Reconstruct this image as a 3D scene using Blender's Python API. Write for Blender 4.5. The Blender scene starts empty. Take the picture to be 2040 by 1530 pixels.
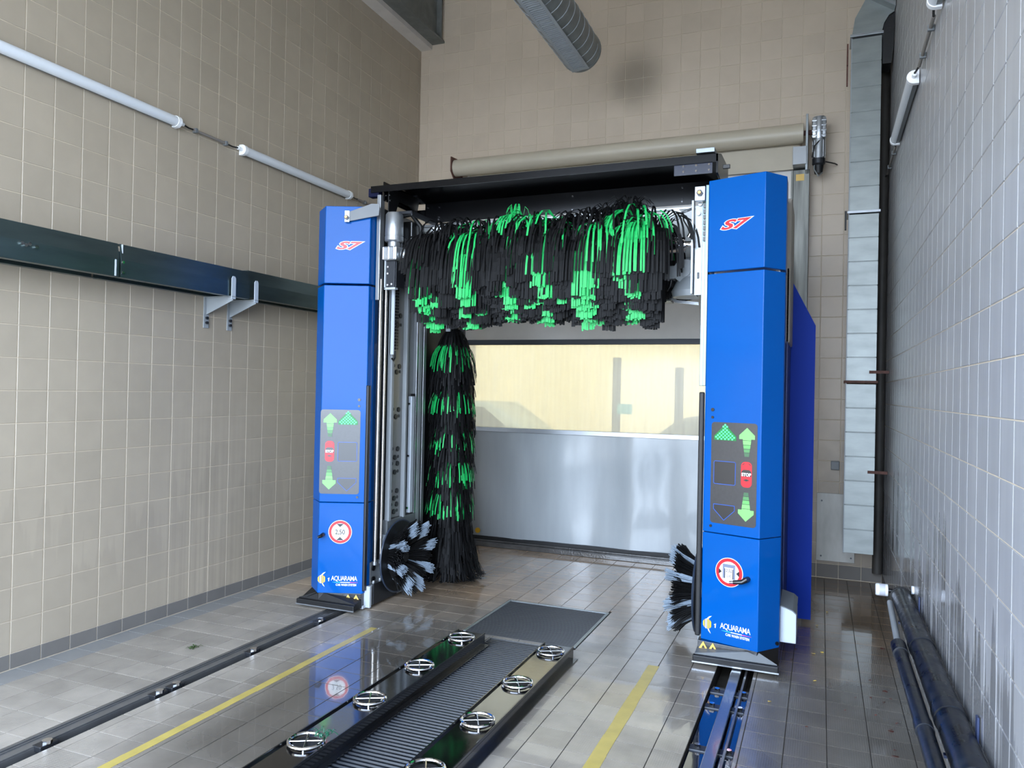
import bpy, bmesh, math, random
from mathutils import Vector, Matrix, noise as mn
random.seed(7)
R = random.Random(11)
sc = bpy.context.scene
COL = sc.collection
PI = math.pi

# ------------------------------------------------------------------ camera, world, lights, exposure
FPX = 1514.29
ROT = ((0.9260809854, -0.0161815226, 0.3769776741),
       (0.3767663730, -0.0146792093, -0.9261920001),
       (0.0205209310, 0.9997613111, -0.0074974851))
cd = bpy.data.cameras.new('camera')
cam = bpy.data.objects.new('camera', cd)
COL.objects.link(cam)
cd.sensor_fit = 'HORIZONTAL'
cd.sensor_width = 36.0
cd.lens = 36.0 * FPX / 2040.0
cd.clip_start = 0.05
cam.matrix_world = Matrix.Translation((0, 0, 1.65)) @ Matrix(ROT).to_4x4()
sc.camera = cam

w = bpy.data.worlds.new('sky')
sc.world = w
w.use_nodes = True
wt = w.node_tree
bg = wt.nodes['Background']
tc = wt.nodes.new('ShaderNodeTexCoord')
sx = wt.nodes.new('ShaderNodeSeparateXYZ')
cr = wt.nodes.new('ShaderNodeValToRGB')
cr.color_ramp.elements[0].position = 0.0
cr.color_ramp.elements[0].color = (0.74, 0.85, 1.0, 1)
cr.color_ramp.elements[1].position = 0.9
cr.color_ramp.elements[1].color = (0.50, 0.68, 1.0, 1)
wt.links.new(tc.outputs['Generated'], sx.inputs[0])
wt.links.new(sx.outputs['Z'], cr.inputs[0])
wt.links.new(cr.outputs[0], bg.inputs['Color'])
bg.inputs['Strength'].default_value = 5.0

sl = bpy.data.lights.new('sun', 'SUN')
sl.energy = 3.0
sl.angle = math.radians(4)
sl.color = (1.0, 0.90, 0.72)
so = bpy.data.objects.new('sun', sl)
COL.objects.link(so)
so.rotation_euler = Vector((-0.80, 0.30, -0.55)).to_track_quat('-Z', 'Y').to_euler()

pl = bpy.data.lights.new('entrance_portal', 'AREA')
pl.shape = 'RECTANGLE'
pl.size = 4.4
pl.size_y = 4.3
pl.cycles.is_portal = True
po = bpy.data.objects.new('entrance_portal', pl)
COL.objects.link(po)
po.location = (-1.78, -0.62, 2.15)
po.rotation_euler = (math.radians(90), 0, 0)      # -Z axis looks to +Y

sc.view_settings.view_transform = 'Standard'
sc.view_settings.look = 'None'
sc.view_settings.exposure = 1.8
sc.view_settings.gamma = 1.0
sc.view_settings.use_curve_mapping = False
sc.cycles.max_bounces = 10
sc.cycles.diffuse_bounces = 6
sc.cycles.glossy_bounces = 5
sc.cycles.transmission_bounces = 6
sc.cycles.sample_clamp_indirect = 6.0
sc.cycles.caustics_reflective = False
sc.cycles.caustics_refractive = False

# ------------------------------------------------------------------ materials
MATS = {}
def lin(c):
    return tuple(((v / 255.0) / 12.92 if v / 255.0 <= 0.04045 else ((v / 255.0 + 0.055) / 1.055) ** 2.4) for v in c)

def mat(name, rgb, rough=0.5, metal=0.0, var=0.0, vscale=8.0, bump=0.0, bscale=60.0, coat=0.0, spec=0.5, stretch=(1, 1, 1), emit=None, es=0.0, rvar=0.0):
    if name in MATS:
        return MATS[name]
    m = bpy.data.materials.new(name)
    m.use_nodes = True
    nt = m.node_tree
    p = nt.nodes['Principled BSDF']
    c = lin(rgb)
    p.inputs['Base Color'].default_value = (*c, 1)
    p.inputs['Roughness'].default_value = rough
    p.inputs['Metallic'].default_value = metal
    p.inputs['Specular IOR Level'].default_value = spec
    p.inputs['Coat Weight'].default_value = coat
    p.inputs['Coat Roughness'].default_value = 0.08
    if emit:
        p.inputs['Emission Color'].default_value = (*lin(emit), 1)
        p.inputs['Emission Strength'].default_value = es
    if var > 0 or bump > 0 or rvar > 0:
        g = nt.nodes.new('ShaderNodeNewGeometry')
        mp = nt.nodes.new('ShaderNodeMapping')
        mp.inputs['Scale'].default_value = stretch
        nt.links.new(g.outputs['Position'], mp.inputs[0])
        n = nt.nodes.new('ShaderNodeTexNoise')
        n.inputs['Scale'].default_value = vscale
        n.inputs['Detail'].default_value = 5
        nt.links.new(mp.outputs[0], n.inputs['Vector'])
        if var > 0:
            r = nt.nodes.new('ShaderNodeMapRange')
            r.inputs['From Min'].default_value = 0.3
            r.inputs['From Max'].default_value = 0.7
            r.inputs['To Min'].default_value = 1 - var
            r.inputs['To Max'].default_value = 1 + var
            nt.links.new(n.outputs[0], r.inputs[0])
            mx = nt.nodes.new('ShaderNodeVectorMath')
            mx.operation = 'SCALE'
            mx.inputs[0].default_value = c
            nt.links.new(r.outputs[0], mx.inputs['Scale'])
            nt.links.new(mx.outputs[0], p.inputs['Base Color'])
        if rvar > 0:
            r2 = nt.nodes.new('ShaderNodeMapRange')
            r2.inputs['From Min'].default_value = 0.3
            r2.inputs['From Max'].default_value = 0.7
            r2.inputs['To Min'].default_value = max(0.02, rough - rvar)
            r2.inputs['To Max'].default_value = min(1, rough + rvar)
            nt.links.new(n.outputs[0], r2.inputs[0])
            nt.links.new(r2.outputs[0], p.inputs['Roughness'])
        if bump > 0:
            n2 = nt.nodes.new('ShaderNodeTexNoise')
            n2.inputs['Scale'].default_value = bscale
            nt.links.new(mp.outputs[0], n2.inputs['Vector'])
            b = nt.nodes.new('ShaderNodeBump')
            b.inputs['Strength'].default_value = bump
            b.inputs['Distance'].default_value = 0.01
            nt.links.new(n2.outputs[0], b.inputs['Height'])
            nt.links.new(b.outputs[0], p.inputs['Normal'])
    MATS[name] = m
    return m

class NT:
    """small node helper"""
    def __init__(s, m):
        s.t = m.node_tree
    def n(s, typ, **kw):
        nd = s.t.nodes.new(typ)
        for k, v in kw.items():
            setattr(nd, k, v)
        return nd
    def l(s, a, b):
        s.t.links.new(a, b)
    def math(s, op, a, b=None, c=None, clamp=False):
        nd = s.t.nodes.new('ShaderNodeMath')
        nd.operation = op
        nd.use_clamp = clamp
        for i, v in enumerate((a, b, c)):
            if v is None:
                continue
            if isinstance(v, (int, float)):
                nd.inputs[i].default_value = v
            else:
                s.l(v, nd.inputs[i])
        return nd.outputs[0]
    def rng(s, v, a, b, c, d, smooth=False):
        nd = s.t.nodes.new('ShaderNodeMapRange')
        nd.clamp = True
        if smooth:
            nd.interpolation_type = 'SMOOTHSTEP'
        for i, x in zip((1, 2, 3, 4), (a, b, c, d)):
            nd.inputs[i].default_value = x
        s.l(v, nd.inputs[0])
        return nd.outputs[0]
    def noise(s, vec, scale, detail=4, stretch=None):
        if stretch:
            mp = s.t.nodes.new('ShaderNodeMapping')
            mp.inputs['Scale'].default_value = stretch
            s.l(vec, mp.inputs[0])
            vec = mp.outputs[0]
        nd = s.t.nodes.new('ShaderNodeTexNoise')
        nd.inputs['Scale'].default_value = scale
        nd.inputs['Detail'].default_value = detail
        s.l(vec, nd.inputs['Vector'])
        return nd.outputs[0]

PITCH = 0.187
def tile_mat(name, rgb, off, kind, rough=0.38):
    """glazed tile: each cell a little different, mottled, with water marks of its own"""
    m = bpy.data.materials.new(name)
    m.use_nodes = True
    N = NT(m)
    p = m.node_tree.nodes['Principled BSDF']
    g = N.n('ShaderNodeNewGeometry')
    pos = g.outputs['Position']
    sub = N.n('ShaderNodeVectorMath', operation='SUBTRACT')
    sub.inputs[1].default_value = off
    N.l(pos, sub.inputs[0])
    dv = N.n('ShaderNodeVectorMath', operation='SCALE')
    dv.inputs['Scale'].default_value = 1 / PITCH
    N.l(sub.outputs[0], dv.inputs[0])
    fl = N.n('ShaderNodeVectorMath', operation='FLOOR')
    N.l(dv.outputs[0], fl.inputs[0])
    wn = N.n('ShaderNodeTexWhiteNoise')
    N.l(fl.outputs[0], wn.inputs['Vector'])
    sp = N.n('ShaderNodeSeparateXYZ')
    N.l(pos, sp.inputs[0])
    f = N.rng(wn.outputs['Value'], 0, 1, 0.965, 1.035)
    mott = N.noise(pos, 9, 6)
    f = N.math('MULTIPLY', f, N.rng(mott, 0.3, 0.7, 0.975, 1.025))
    grime = N.noise(pos, 1.1, 3)
    f = N.math('MULTIPLY', f, N.rng(grime, 0.3, 0.7, 0.95, 1.04))
    rbase = N.rng(mott, 0.3, 0.7, rough - 0.02, rough + 0.03)
    if kind in ('left', 'right'):
        st = N.noise(pos, 1.0, 3, (1, 11, 0.12))
        ln = N.noise(pos, 1.6, 2)
        # ragged tide line of old drips
        level = N.math('ADD', N.rng(ln, 0.3, 0.7, 0.45, 1.05), N.rng(st, 0.35, 0.65, -0.22, 0.30))
        below = N.math('SUBTRACT', level, sp.outputs['Z'])
        msk = N.rng(below, 0.0, 0.08, 0, 1)
        amt = 0.92 if kind == 'left' else 0.64
        fac = N.rng(msk, 0, 1, 1, amt)
        streak = N.rng(N.noise(pos, 1.0, 1, (1, 30, 0.05)), 0.3, 0.7, 0, 1, True)
        if kind == 'right':
            fac = N.math('MULTIPLY', fac, N.rng(streak, 0, 1, 0.95, 1.04))
            f = N.math('MULTIPLY', f, fac)
            rbase = N.math('SUBTRACT', rbase, N.rng(msk, 0, 1, 0, 0.19))
        else:
            ym = N.math('MULTIPLY', N.rng(sp.outputs['Y'], 3.9, 4.2, 0, 1), N.rng(sp.outputs['Y'], 4.6, 5.1, 1, 0))
            zm = N.rng(sp.outputs['Z'], 0.3, 1.7, 1, 0)
            k = N.math('MULTIPLY', N.math('MULTIPLY', ym, zm), streak)
            f = N.math('MULTIPLY', f, N.rng(k, 0, 1, 1, 1.18))
            f = N.math('MULTIPLY', f, N.rng(msk, 0, 1, 1.0, 0.93))
    if kind == 'back':
        # soot smudge high on the wall, dirty foot of the wall at the right
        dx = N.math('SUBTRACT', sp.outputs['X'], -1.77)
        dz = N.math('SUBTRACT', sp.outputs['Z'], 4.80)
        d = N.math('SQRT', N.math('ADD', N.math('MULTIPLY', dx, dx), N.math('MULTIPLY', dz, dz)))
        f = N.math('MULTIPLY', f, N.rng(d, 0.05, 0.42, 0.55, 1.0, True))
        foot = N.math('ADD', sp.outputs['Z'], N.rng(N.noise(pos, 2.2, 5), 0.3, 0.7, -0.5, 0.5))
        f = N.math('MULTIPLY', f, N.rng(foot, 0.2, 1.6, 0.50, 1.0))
    c = N.n('ShaderNodeVectorMath', operation='SCALE')
    c.inputs[0].default_value = lin(rgb)
    N.l(f, c.inputs['Scale'])
    N.l(c.outputs[0], p.inputs['Base Color'])
    N.l(rbase, p.inputs['Roughness'])
    b = N.n('ShaderNodeBump')
    b.inputs['Strength'].default_value = 0.05
    b.inputs['Distance'].default_value = 0.004
    N.l(N.noise(pos, 25, 3), b.inputs['Height'])
    N.l(b.outputs[0], p.inputs['Normal'])
    MATS[name] = m
    return m

def floor_mat(name, rgb):
    """anti-slip floor tile, wet in the middle of the bay and at the right, nearly dry at the left wall"""
    m = bpy.data.materials.new(name)
    m.use_nodes = True
    N = NT(m)
    p = m.node_tree.nodes['Principled BSDF']
    g = N.n('ShaderNodeNewGeometry')
    pos = g.outputs['Position']
    sp = N.n('ShaderNodeSeparateXYZ')
    N.l(pos, sp.inputs[0])
    sub = N.n('ShaderNodeVectorMath', operation='SUBTRACT')
    sub.inputs[1].default_value = (-0.697, 3.54, -0.1)
    N.l(pos, sub.inputs[0])
    dv = N.n('ShaderNodeVectorMath', operation='SCALE')
    dv.inputs['Scale'].default_value = 1 / PITCH
    N.l(sub.outputs[0], dv.inputs[0])
    fl = N.n('ShaderNodeVectorMath', operation='FLOOR')
    N.l(dv.outputs[0], fl.inputs[0])
    wn = N.n('ShaderNodeTexWhiteNoise')
    N.l(fl.outputs[0], wn.inputs['Vector'])
    n1 = N.noise(pos, 1.3, 5)
    n2 = N.noise(pos, 6, 6)
    f = N.rng(wn.outputs['Value'], 0, 1, 0.88, 1.10)
    f = N.math('MULTIPLY', f, N.rng(n2, 0.3, 0.7, 0.84, 1.12))
    f = N.math('MULTIPLY', f, N.rng(n1, 0.3, 0.7, 0.82, 1.12))
    # wetness: 1 = standing water film
    wx = N.rng(sp.outputs['X'], -3.3, -2.75, 0, 1)
    wet = N.math('ADD', N.math('MULTIPLY', wx, 0.55), N.math('MULTIPLY', N.math('SUBTRACT', n1, 0.5), 1.1))
    # deeper film beside the left bench and over the far floor
    ax = N.math('MULTIPLY', N.rng(sp.outputs['X'], -2.95, -2.6, 0, 1), N.rng(sp.outputs['X'], -2.2, -1.9, 1, 0))
    ay = N.math('MULTIPLY', N.rng(sp.outputs['Y'], 2.2, 2.7, 0, 1), N.rng(sp.outputs['Y'], 4.0, 5.0, 1, 0))
    wet = N.math('ADD', wet, N.math('MULTIPLY', N.math('MULTIPLY', ax, ay), 0.55))
    wet = N.math('ADD', wet, N.rng(sp.outputs['Y'], 4.6, 5.4, 0, 0.25))
    wet = N.math('ADD', wet, N.rng(sp.outputs['X'], -0.45, -0.15, 0, -0.28))
    wet = N.rng(wet, 0.05, 0.95, 0, 1)
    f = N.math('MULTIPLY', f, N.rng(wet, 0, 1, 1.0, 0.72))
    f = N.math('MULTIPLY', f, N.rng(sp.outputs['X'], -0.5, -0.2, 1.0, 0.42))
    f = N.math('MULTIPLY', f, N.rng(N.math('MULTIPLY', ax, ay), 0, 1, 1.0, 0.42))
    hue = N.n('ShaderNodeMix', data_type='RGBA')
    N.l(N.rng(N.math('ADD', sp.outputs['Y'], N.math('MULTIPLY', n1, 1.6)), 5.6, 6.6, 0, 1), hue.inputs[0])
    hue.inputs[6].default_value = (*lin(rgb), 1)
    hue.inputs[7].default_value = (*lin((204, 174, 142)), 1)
    c = N.n('ShaderNodeVectorMath', operation='SCALE')
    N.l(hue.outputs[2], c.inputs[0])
    N.l(f, c.inputs['Scale'])
    N.l(c.outputs[0], p.inputs['Base Color'])
    N.l(N.rng(wet, 0.0, 0.8, 0.42, 0.07), p.inputs['Roughness'])
    N.l(N.rng(wet, 0.1, 0.8, 0.0, 1.0), p.inputs['Coat Weight'])
    p.inputs['Coat Roughness'].default_value = 0.03
    p.inputs['Coat IOR'].default_value = 1.5
    # fine anti-slip relief, drowned where the film is thick
    vo = N.n('ShaderNodeTexVoronoi')
    vo.inputs['Scale'].default_value = 95
    vo.inputs['Randomness'].default_value = 0.0
    N.l(pos, vo.inputs['Vector'])
    b = N.n('ShaderNodeBump')
    b.inputs['Distance'].default_value = 0.002
    N.l(N.rng(wet, 0.2, 0.8, 0.55, 0.03), b.inputs['Strength'])
    N.l(vo.outputs['Distance'], b.inputs['Height'])
    N.l(b.outputs[0], p.inputs['Normal'])
    cb = N.n('ShaderNodeBump')
    cb.inputs['Strength'].default_value = 0.06
    cb.inputs['Distance'].default_value = 0.01
    N.l(N.noise(pos, 5, 2), cb.inputs['Height'])
    N.l(cb.outputs[0], p.inputs['Coat Normal'])
    MATS[name] = m
    return m

T_LEFT = tile_mat('wall_tile_left', (168, 156, 138), (-4.3, 2.944, 0.091), 'left')
T_RIGHT = tile_mat('wall_tile_right', (160, 160, 161), (0.4, 2.98, 0.095), 'right', 0.30)
T_BACK = tile_mat('wall_tile_back', (192, 176, 156), (-3.385, 7.4, 0.127), 'back')
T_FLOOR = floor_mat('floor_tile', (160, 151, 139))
T_SKIRT = mat('skirting_tile', (112, 108, 103), 0.6, spec=0.25, var=0.06, vscale=5)
T_BORDER = mat('border_tile', (138, 136, 132), 0.5, spec=0.3, var=0.06, vscale=6)
GROUT = mat('grout_light', (206, 192, 170), 0.8, var=0.08, vscale=10)
GROUT_D = mat('grout_dark', (70, 66, 60), 0.9, spec=0.05, var=0.15, vscale=10)
WHITEP = mat('white_paint', (205, 198, 190), 0.6, var=0.05)
CEIL = mat('ceiling_paint', (222, 216, 206), 0.8, var=0.06, vscale=2)
CONC = mat('wet_concrete', (66, 64, 62), 0.25, var=0.35, vscale=7, bump=0.3, coat=0.6)
BLUE = mat('blue_paint', (0, 84, 164), 0.36, coat=0.20, spec=0.06, var=0.03, vscale=3)
BLUE_D = mat('blue_guard_paint', (0, 46, 150), 0.6, spec=0.2)
BLACK = mat('black_plastic', (14, 14, 15), 0.35, coat=0.2)
BLACKM = mat('black_steel', (16, 16, 18), 0.22, coat=0.6, bump=0.05, bscale=30)
BENCH = mat('black_wet_steel', (13, 12, 12), 0.12, coat=1.0, var=0.2, bump=0.08, bscale=14, rvar=0.06)
HOOD = mat('hood_black', (7, 7, 9), 0.22, spec=0.25)
DARKM = mat('dark_metal', (60, 62, 66), 0.4, metal=0.7)
GALV = mat('galvanised', (150, 156, 158), 0.38, metal=0.75, var=0.12, vscale=7, bump=0.05)
GALV_DUCT = mat('galvanised_duct', (138, 143, 141), 0.42, metal=0.55, var=0.12, vscale=5, stretch=(1, 1, 3))
GALV_BEAM = mat('galvanised_beam', (96, 112, 112), 0.30, metal=0.85, var=0.18, vscale=5, stretch=(1, 0.4, 2))
ALU = mat('aluminium', (160, 164, 168), 0.32, metal=0.7, var=0.05)
LGREY = mat('light_grey_paint', (146, 151, 154), 0.38, var=0.04)
MGREY = mat('mid_grey_paint', (106, 110, 112), 0.42, var=0.05)
WPAINT = mat('white_powder_coat', (186, 194, 202), 0.3)
CHROME = mat('chrome', (222, 222, 224), 0.08, metal=1.0)
ROD = mat('ground_steel', (206, 200, 192), 0.22, metal=0.85)
CAST = mat('cast_aluminium', (172, 176, 180), 0.36, metal=0.8, bump=0.1)
RUBBER = mat('rubber', (16, 16, 17), 0.55, bump=0.1)
RAILM = mat('rail_steel', (104, 104, 104), 0.33, metal=0.45, var=0.12, vscale=10, coat=0.5)
PIPE = mat('pipe_black', (24, 27, 33), 0.34, spec=0.4, coat=0.12, var=0.65, vscale=14, bump=0.08, bscale=20, rvar=0.12)
GREENS = mat('green_foam', (20, 174, 86), 0.55, var=0.10, vscale=20)
BLACKS = mat('black_foam', (8, 8, 9), 0.6, spec=0.2, var=0.3, vscale=25)
BRISG = mat('grey_bristle', (150, 164, 178), 0.45, var=0.15, vscale=40)
BRISB = mat('black_bristle', (10, 10, 11), 0.5)
YELLOW = mat('yellow_line_paint', (182, 162, 84), 0.42, var=0.10, vscale=12, coat=0.25)
RED = mat('red_print', (214, 32, 44), 0.35)
WHITE = mat('white_print', (240, 240, 240), 0.35)
PANELG = mat('display_glass', (52, 53, 56), 0.30, coat=0.3, var=0.1, vscale=60)
PANELD = mat('display_dark', (34, 35, 38), 0.3, coat=0.3)
LGREEN = mat('arrow_green', (128, 216, 110), 0.4)
GRN2 = mat('arrow_green_2', (104, 178, 96), 0.4)
GRN3 = mat('arrow_green_3', (84, 142, 84), 0.4)
GRN4 = mat('arrow_green_4', (68, 106, 72), 0.4)
LEDB = mat('led_back', (0, 84, 40), 0.4, emit=(0, 200, 70), es=0.10)
LED = mat('led_dot', (70, 220, 120), 0.4, emit=(70, 255, 130), es=0.42)
BLINE = mat('blue_outline', (30, 92, 190), 0.4)
YLOGO = mat('yellow_print', (250, 190, 60), 0.4)
HAZ = mat('hazard_yellow', (226, 186, 96), 0.4)
RUST = mat('rusty_steel', (86, 52, 42), 0.7, var=0.3, vscale=40)
TUBEW = mat('lamp_diffuser', (214, 218, 222), 0.3)
TUBEE = mat('lamp_end_cap', (236, 238, 240), 0.35)
CONDUIT = mat('conduit', (128, 122, 116), 0.5)
CURT_S = mat('curtain_fabric', (160, 166, 169), 0.26, var=0.06, vscale=2.5, bump=0.25, bscale=1.6, stretch=(3.0, 1, 0.5), coat=0.3)
CURT_T = mat('curtain_fabric_upper', (218, 214, 208), 0.4, var=0.08, vscale=3)
CURT_R = mat('curtain_roll', (184, 174, 154), 0.42, var=0.08, vscale=5, stretch=(0.5, 1, 1))
PLASTW = mat('white_plastic', (232, 236, 242), 0.25)
LEAFM = mat('leaf_brown', (70, 36, 26), 0.6)
LEAFG = mat('leaf_green', (52, 70, 30), 0.6)
LEAFY = mat('leaf_yellow', (190, 160, 70), 0.6)

def pane_mat():
    m = bpy.data.materials.new('milky_vinyl_pane')
    m.use_nodes = True
    nt = m.node_tree
    for n in list(nt.nodes):
        if n.type != 'OUTPUT_MATERIAL':
            nt.nodes.remove(n)
    N = NT(m)
    out = [n for n in nt.nodes if n.type == 'OUTPUT_MATERIAL'][0]
    g = N.n('ShaderNodeNewGeometry')
    rf = N.n('ShaderNodeBsdfRefraction')
    rf.inputs['Color'].default_value = (0.46, 0.43, 0.36, 1)
    rf.inputs['Roughness'].default_value = 0.07
    rf.inputs['IOR'].default_value = 1.06
    tr = N.n('ShaderNodeBsdfTranslucent')
    tr.inputs['Color'].default_value = (0.46, 0.43, 0.36, 1)
    mx = N.n('ShaderNodeMixShader')
    st = N.noise(g.outputs['Position'], 2.0, 5, (9, 1, 0.7))
    N.l(N.rng(st, 0.35, 0.65, 0.34, 0.41), mx.inputs[0])
    N.l(rf.outputs[0], mx.inputs[1])
    N.l(tr.outputs[0], mx.inputs[2])
    gl = N.n('ShaderNodeBsdfGlossy')
    gl.inputs['Roughness'].default_value = 0.15
    m2 = N.n('ShaderNodeMixShader')
    m2.inputs[0].default_value = 0.02
    N.l(mx.outputs[0], m2.inputs[1])
    N.l(gl.outputs[0], m2.inputs[2])
    N.l(m2.outputs[0], out.inputs['Surface'])
    return m
PANE = pane_mat()

# ------------------------------------------------------------------ geometry helpers
class MB:
    def __init__(s):
        s.v = []
        s.f = []
    def add(s, vs, fs):
        o = len(s.v)
        s.v.extend(tuple(x) for x in vs)
        s.f.extend(tuple(i + o for i in f) for f in fs)
        return s
    def box(s, x0, x1, y0, y1, z0, z1):
        if x0 > x1: x0, x1 = x1, x0
        if y0 > y1: y0, y1 = y1, y0
        if z0 > z1: z0, z1 = z1, z0
        return s.add([(x0, y0, z0), (x1, y0, z0), (x1, y1, z0), (x0, y1, z0), (x0, y0, z1), (x1, y0, z1), (x1, y1, z1), (x0, y1, z1)],
                     [(0, 3, 2, 1), (4, 5, 6, 7), (0, 1, 5, 4), (1, 2, 6, 5), (2, 3, 7, 6), (3, 0, 4, 7)])
    def prism(s, pts, z0, z1):
        """pts: plan polygon counter-clockwise"""
        n = len(pts)
        vs = [(x, y, z0) for x, y in pts] + [(x, y, z1) for x, y in pts]
        fs = [tuple(range(n - 1, -1, -1)), tuple(range(n, 2 * n))]
        fs += [(i, (i + 1) % n, n + (i + 1) % n, n + i) for i in range(n)]
        return s.add(vs, fs)
    def extr(s, pts3, d):
        """extrude a planar 3D polygon by vector d"""
        n = len(pts3)
        d = Vector(d)
        vs = [Vector(p) for p in pts3]
        vs += [p + d for p in vs]
        fs = [tuple(range(n)), tuple(range(2 * n - 1, n - 1, -1))]
        fs += [((i + 1) % n, i, n + i, n + (i + 1) % n) for i in range(n)]
        return s.add(vs, fs)
    def tube(s, pts, r, seg=12, cap=True):
        pts = [Vector(p) for p in pts]
        rs = r if isinstance(r, (list, tuple)) else [r] * len(pts)
        rings = []
        prev = None
        for i, p in enumerate(pts):
            if i == 0: d = pts[1] - p
            elif i == len(pts) - 1: d = p - pts[i - 1]
            else: d = (pts[i + 1] - pts[i - 1])
            if d.length < 1e-9: d = Vector((0, 0, 1))
            d.normalize()
            if prev is None:
                a = Vector((0, 0, 1)) if abs(d.z) < 0.9 else Vector((1, 0, 0))
                u = d.cross(a).normalized()
            else:
                u = (prev - d * prev.dot(d))
                u = u.normalized() if u.length > 1e-6 else d.orthogonal().normalized()
            prev = u
            v = d.cross(u)
            rings.append([p + (u * math.cos(2 * PI * k / seg) + v * math.sin(2 * PI * k / seg)) * rs[i] for k in range(seg)])
        vs = [q for rg in rings for q in rg]
        fs = []
        for i in range(len(pts) - 1):
            for k in range(seg):
                a = i * seg + k
                b = i * seg + (k + 1) % seg
                fs.append((a, b, b + seg, a + seg))
        if cap:
            fs.append(tuple(range(seg - 1, -1, -1)))
            fs.append(tuple((len(pts) - 1) * seg + k for k in range(seg)))
        return s.add(vs, fs)
    def torus(s, c, R0, r, seg=32, sub=8, ax='z'):
        vs = []
        for i in range(seg):
            a = 2 * PI * i / seg
            for k in range(sub):
                b = 2 * PI * k / sub
                rr = R0 + r * math.cos(b)
                p = (rr * math.cos(a), rr * math.sin(a), r * math.sin(b))
                if ax == 'x': p = (p[2], p[0], p[1])
                vs.append((c[0] + p[0], c[1] + p[1], c[2] + p[2]))
        fs = []
        for i in range(seg):
            for k in range(sub):
                a = i * sub + k
                b = i * sub + (k + 1) % sub
                c2 = ((i + 1) % seg) * sub
                fs.append((a, c2 + k, c2 + (k + 1) % sub, b))
        return s.add(vs, fs)
    def strip(s, pts, wd, w, t):
        """flat foam strip along pts, width direction wd"""
        n = len(pts)
        vs = []
        for i, p in enumerate(pts):
            d = (pts[min(i + 1, n - 1)] - pts[max(i - 1, 0)])
            nn = d.cross(wd)
            nn = nn.normalized() * t * 0.5 if nn.length > 1e-9 else Vector((0, t * 0.5, 0))
            h = wd * (w * 0.5)
            vs += [p - h - nn, p + h - nn, p + h + nn, p - h + nn]
        fs = []
        for i in range(n - 1):
            a = i * 4
            for k in range(4):
                fs.append((a + k, a + (k + 1) % 4, a + 4 + (k + 1) % 4, a + 4 + k))
        fs.append((0, 3, 2, 1))
        a = (n - 1) * 4
        fs.append((a, a + 1, a + 2, a + 3))
        return s.add(vs, fs)

def obj(name, mb, m, parent=None, bev=0.0, smooth=False, kind=None, label=None, rep=False):
    me = bpy.data.meshes.new(name)
    o3 = Vector((0, 0, 0))
    if parent is not None:
        r = parent
        while r.parent is not None: r = r.parent
        o3 = r.location.copy()
    if parent is None and mb.v:
        xs = [v[0] for v in mb.v]; ys = [v[1] for v in mb.v]; zs = [v[2] for v in mb.v]
        o3 = Vector(((min(xs) + max(xs)) / 2, (min(ys) + max(ys)) / 2, min(zs)))
    me.from_pydata([(v[0] - o3.x, v[1] - o3.y, v[2] - o3.z) for v in mb.v], [], mb.f)
    bm = bmesh.new()
    bm.from_mesh(me)
    bmesh.ops.recalc_face_normals(bm, faces=bm.faces)
    if bev > 0:
        es = [e for e in bm.edges if len(e.link_faces) == 2 and e.calc_face_angle(0) > 0.6]
        bmesh.ops.bevel(bm, geom=es, offset=bev, segments=2, profile=0.5, affect='EDGES', clamp_overlap=True)
    bm.to_mesh(me)
    bm.free()
    if smooth:
        for p in me.polygons: p.use_smooth = True
        me.set_sharp_from_angle(angle=math.radians(38))
    me.materials.append(m)
    o = bpy.data.objects.new(name, me)
    COL.objects.link(o)
    if parent is None:
        o.location = o3
    else:
        o.parent = parent
    if kind: o['kind'] = kind
    if label: o['label'] = label
    return o

def tag(o, label, cat, group=None):
    o['label'] = label
    o['category'] = cat
    if group: o['group'] = group
    return o

def thing(name, loc, label, cat, group=None):
    o = bpy.data.objects.new(name, None)
    o.empty_display_size = 0.1
    o.location = loc
    COL.objects.link(o)
    return tag(o, label, cat, group)

def box(name, m, parent, *b, bev=0.003, **kw):
    return obj(name, MB().box(*b), m, parent, bev=bev, **kw)

def struct(name, mb, m, parent=None, **kw):
    return obj(name, mb, m, parent, kind='structure' if parent is None else None, **kw)

def subtract(rects, ex):
    out = []
    for (x0, x1, y0, y1) in rects:
        a0, a1, b0, b1 = ex
        if a0 >= x1 or a1 <= x0 or b0 >= y1 or b1 <= y0:
            out.append((x0, x1, y0, y1))
            continue
        if x0 < a0: out.append((x0, a0, y0, y1))
        if a1 < x1: out.append((a1, x1, y0, y1))
        m0, m1 = max(x0, a0), min(x1, a1)
        if y0 < b0: out.append((m0, m1, y0, b0))
        if b1 < y1: out.append((m0, m1, b1, y1))
    return out

Rm = Matrix(ROT)
RmT = Rm.transposed()
def project(p):
    c = RmT @ (Vector(p) - Vector((0, 0, 1.65)))
    if c.z > -0.2: return None
    return (1020 - c.x / c.z * FPX, 765 + c.y / c.z * FPX, -c.z)

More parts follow.
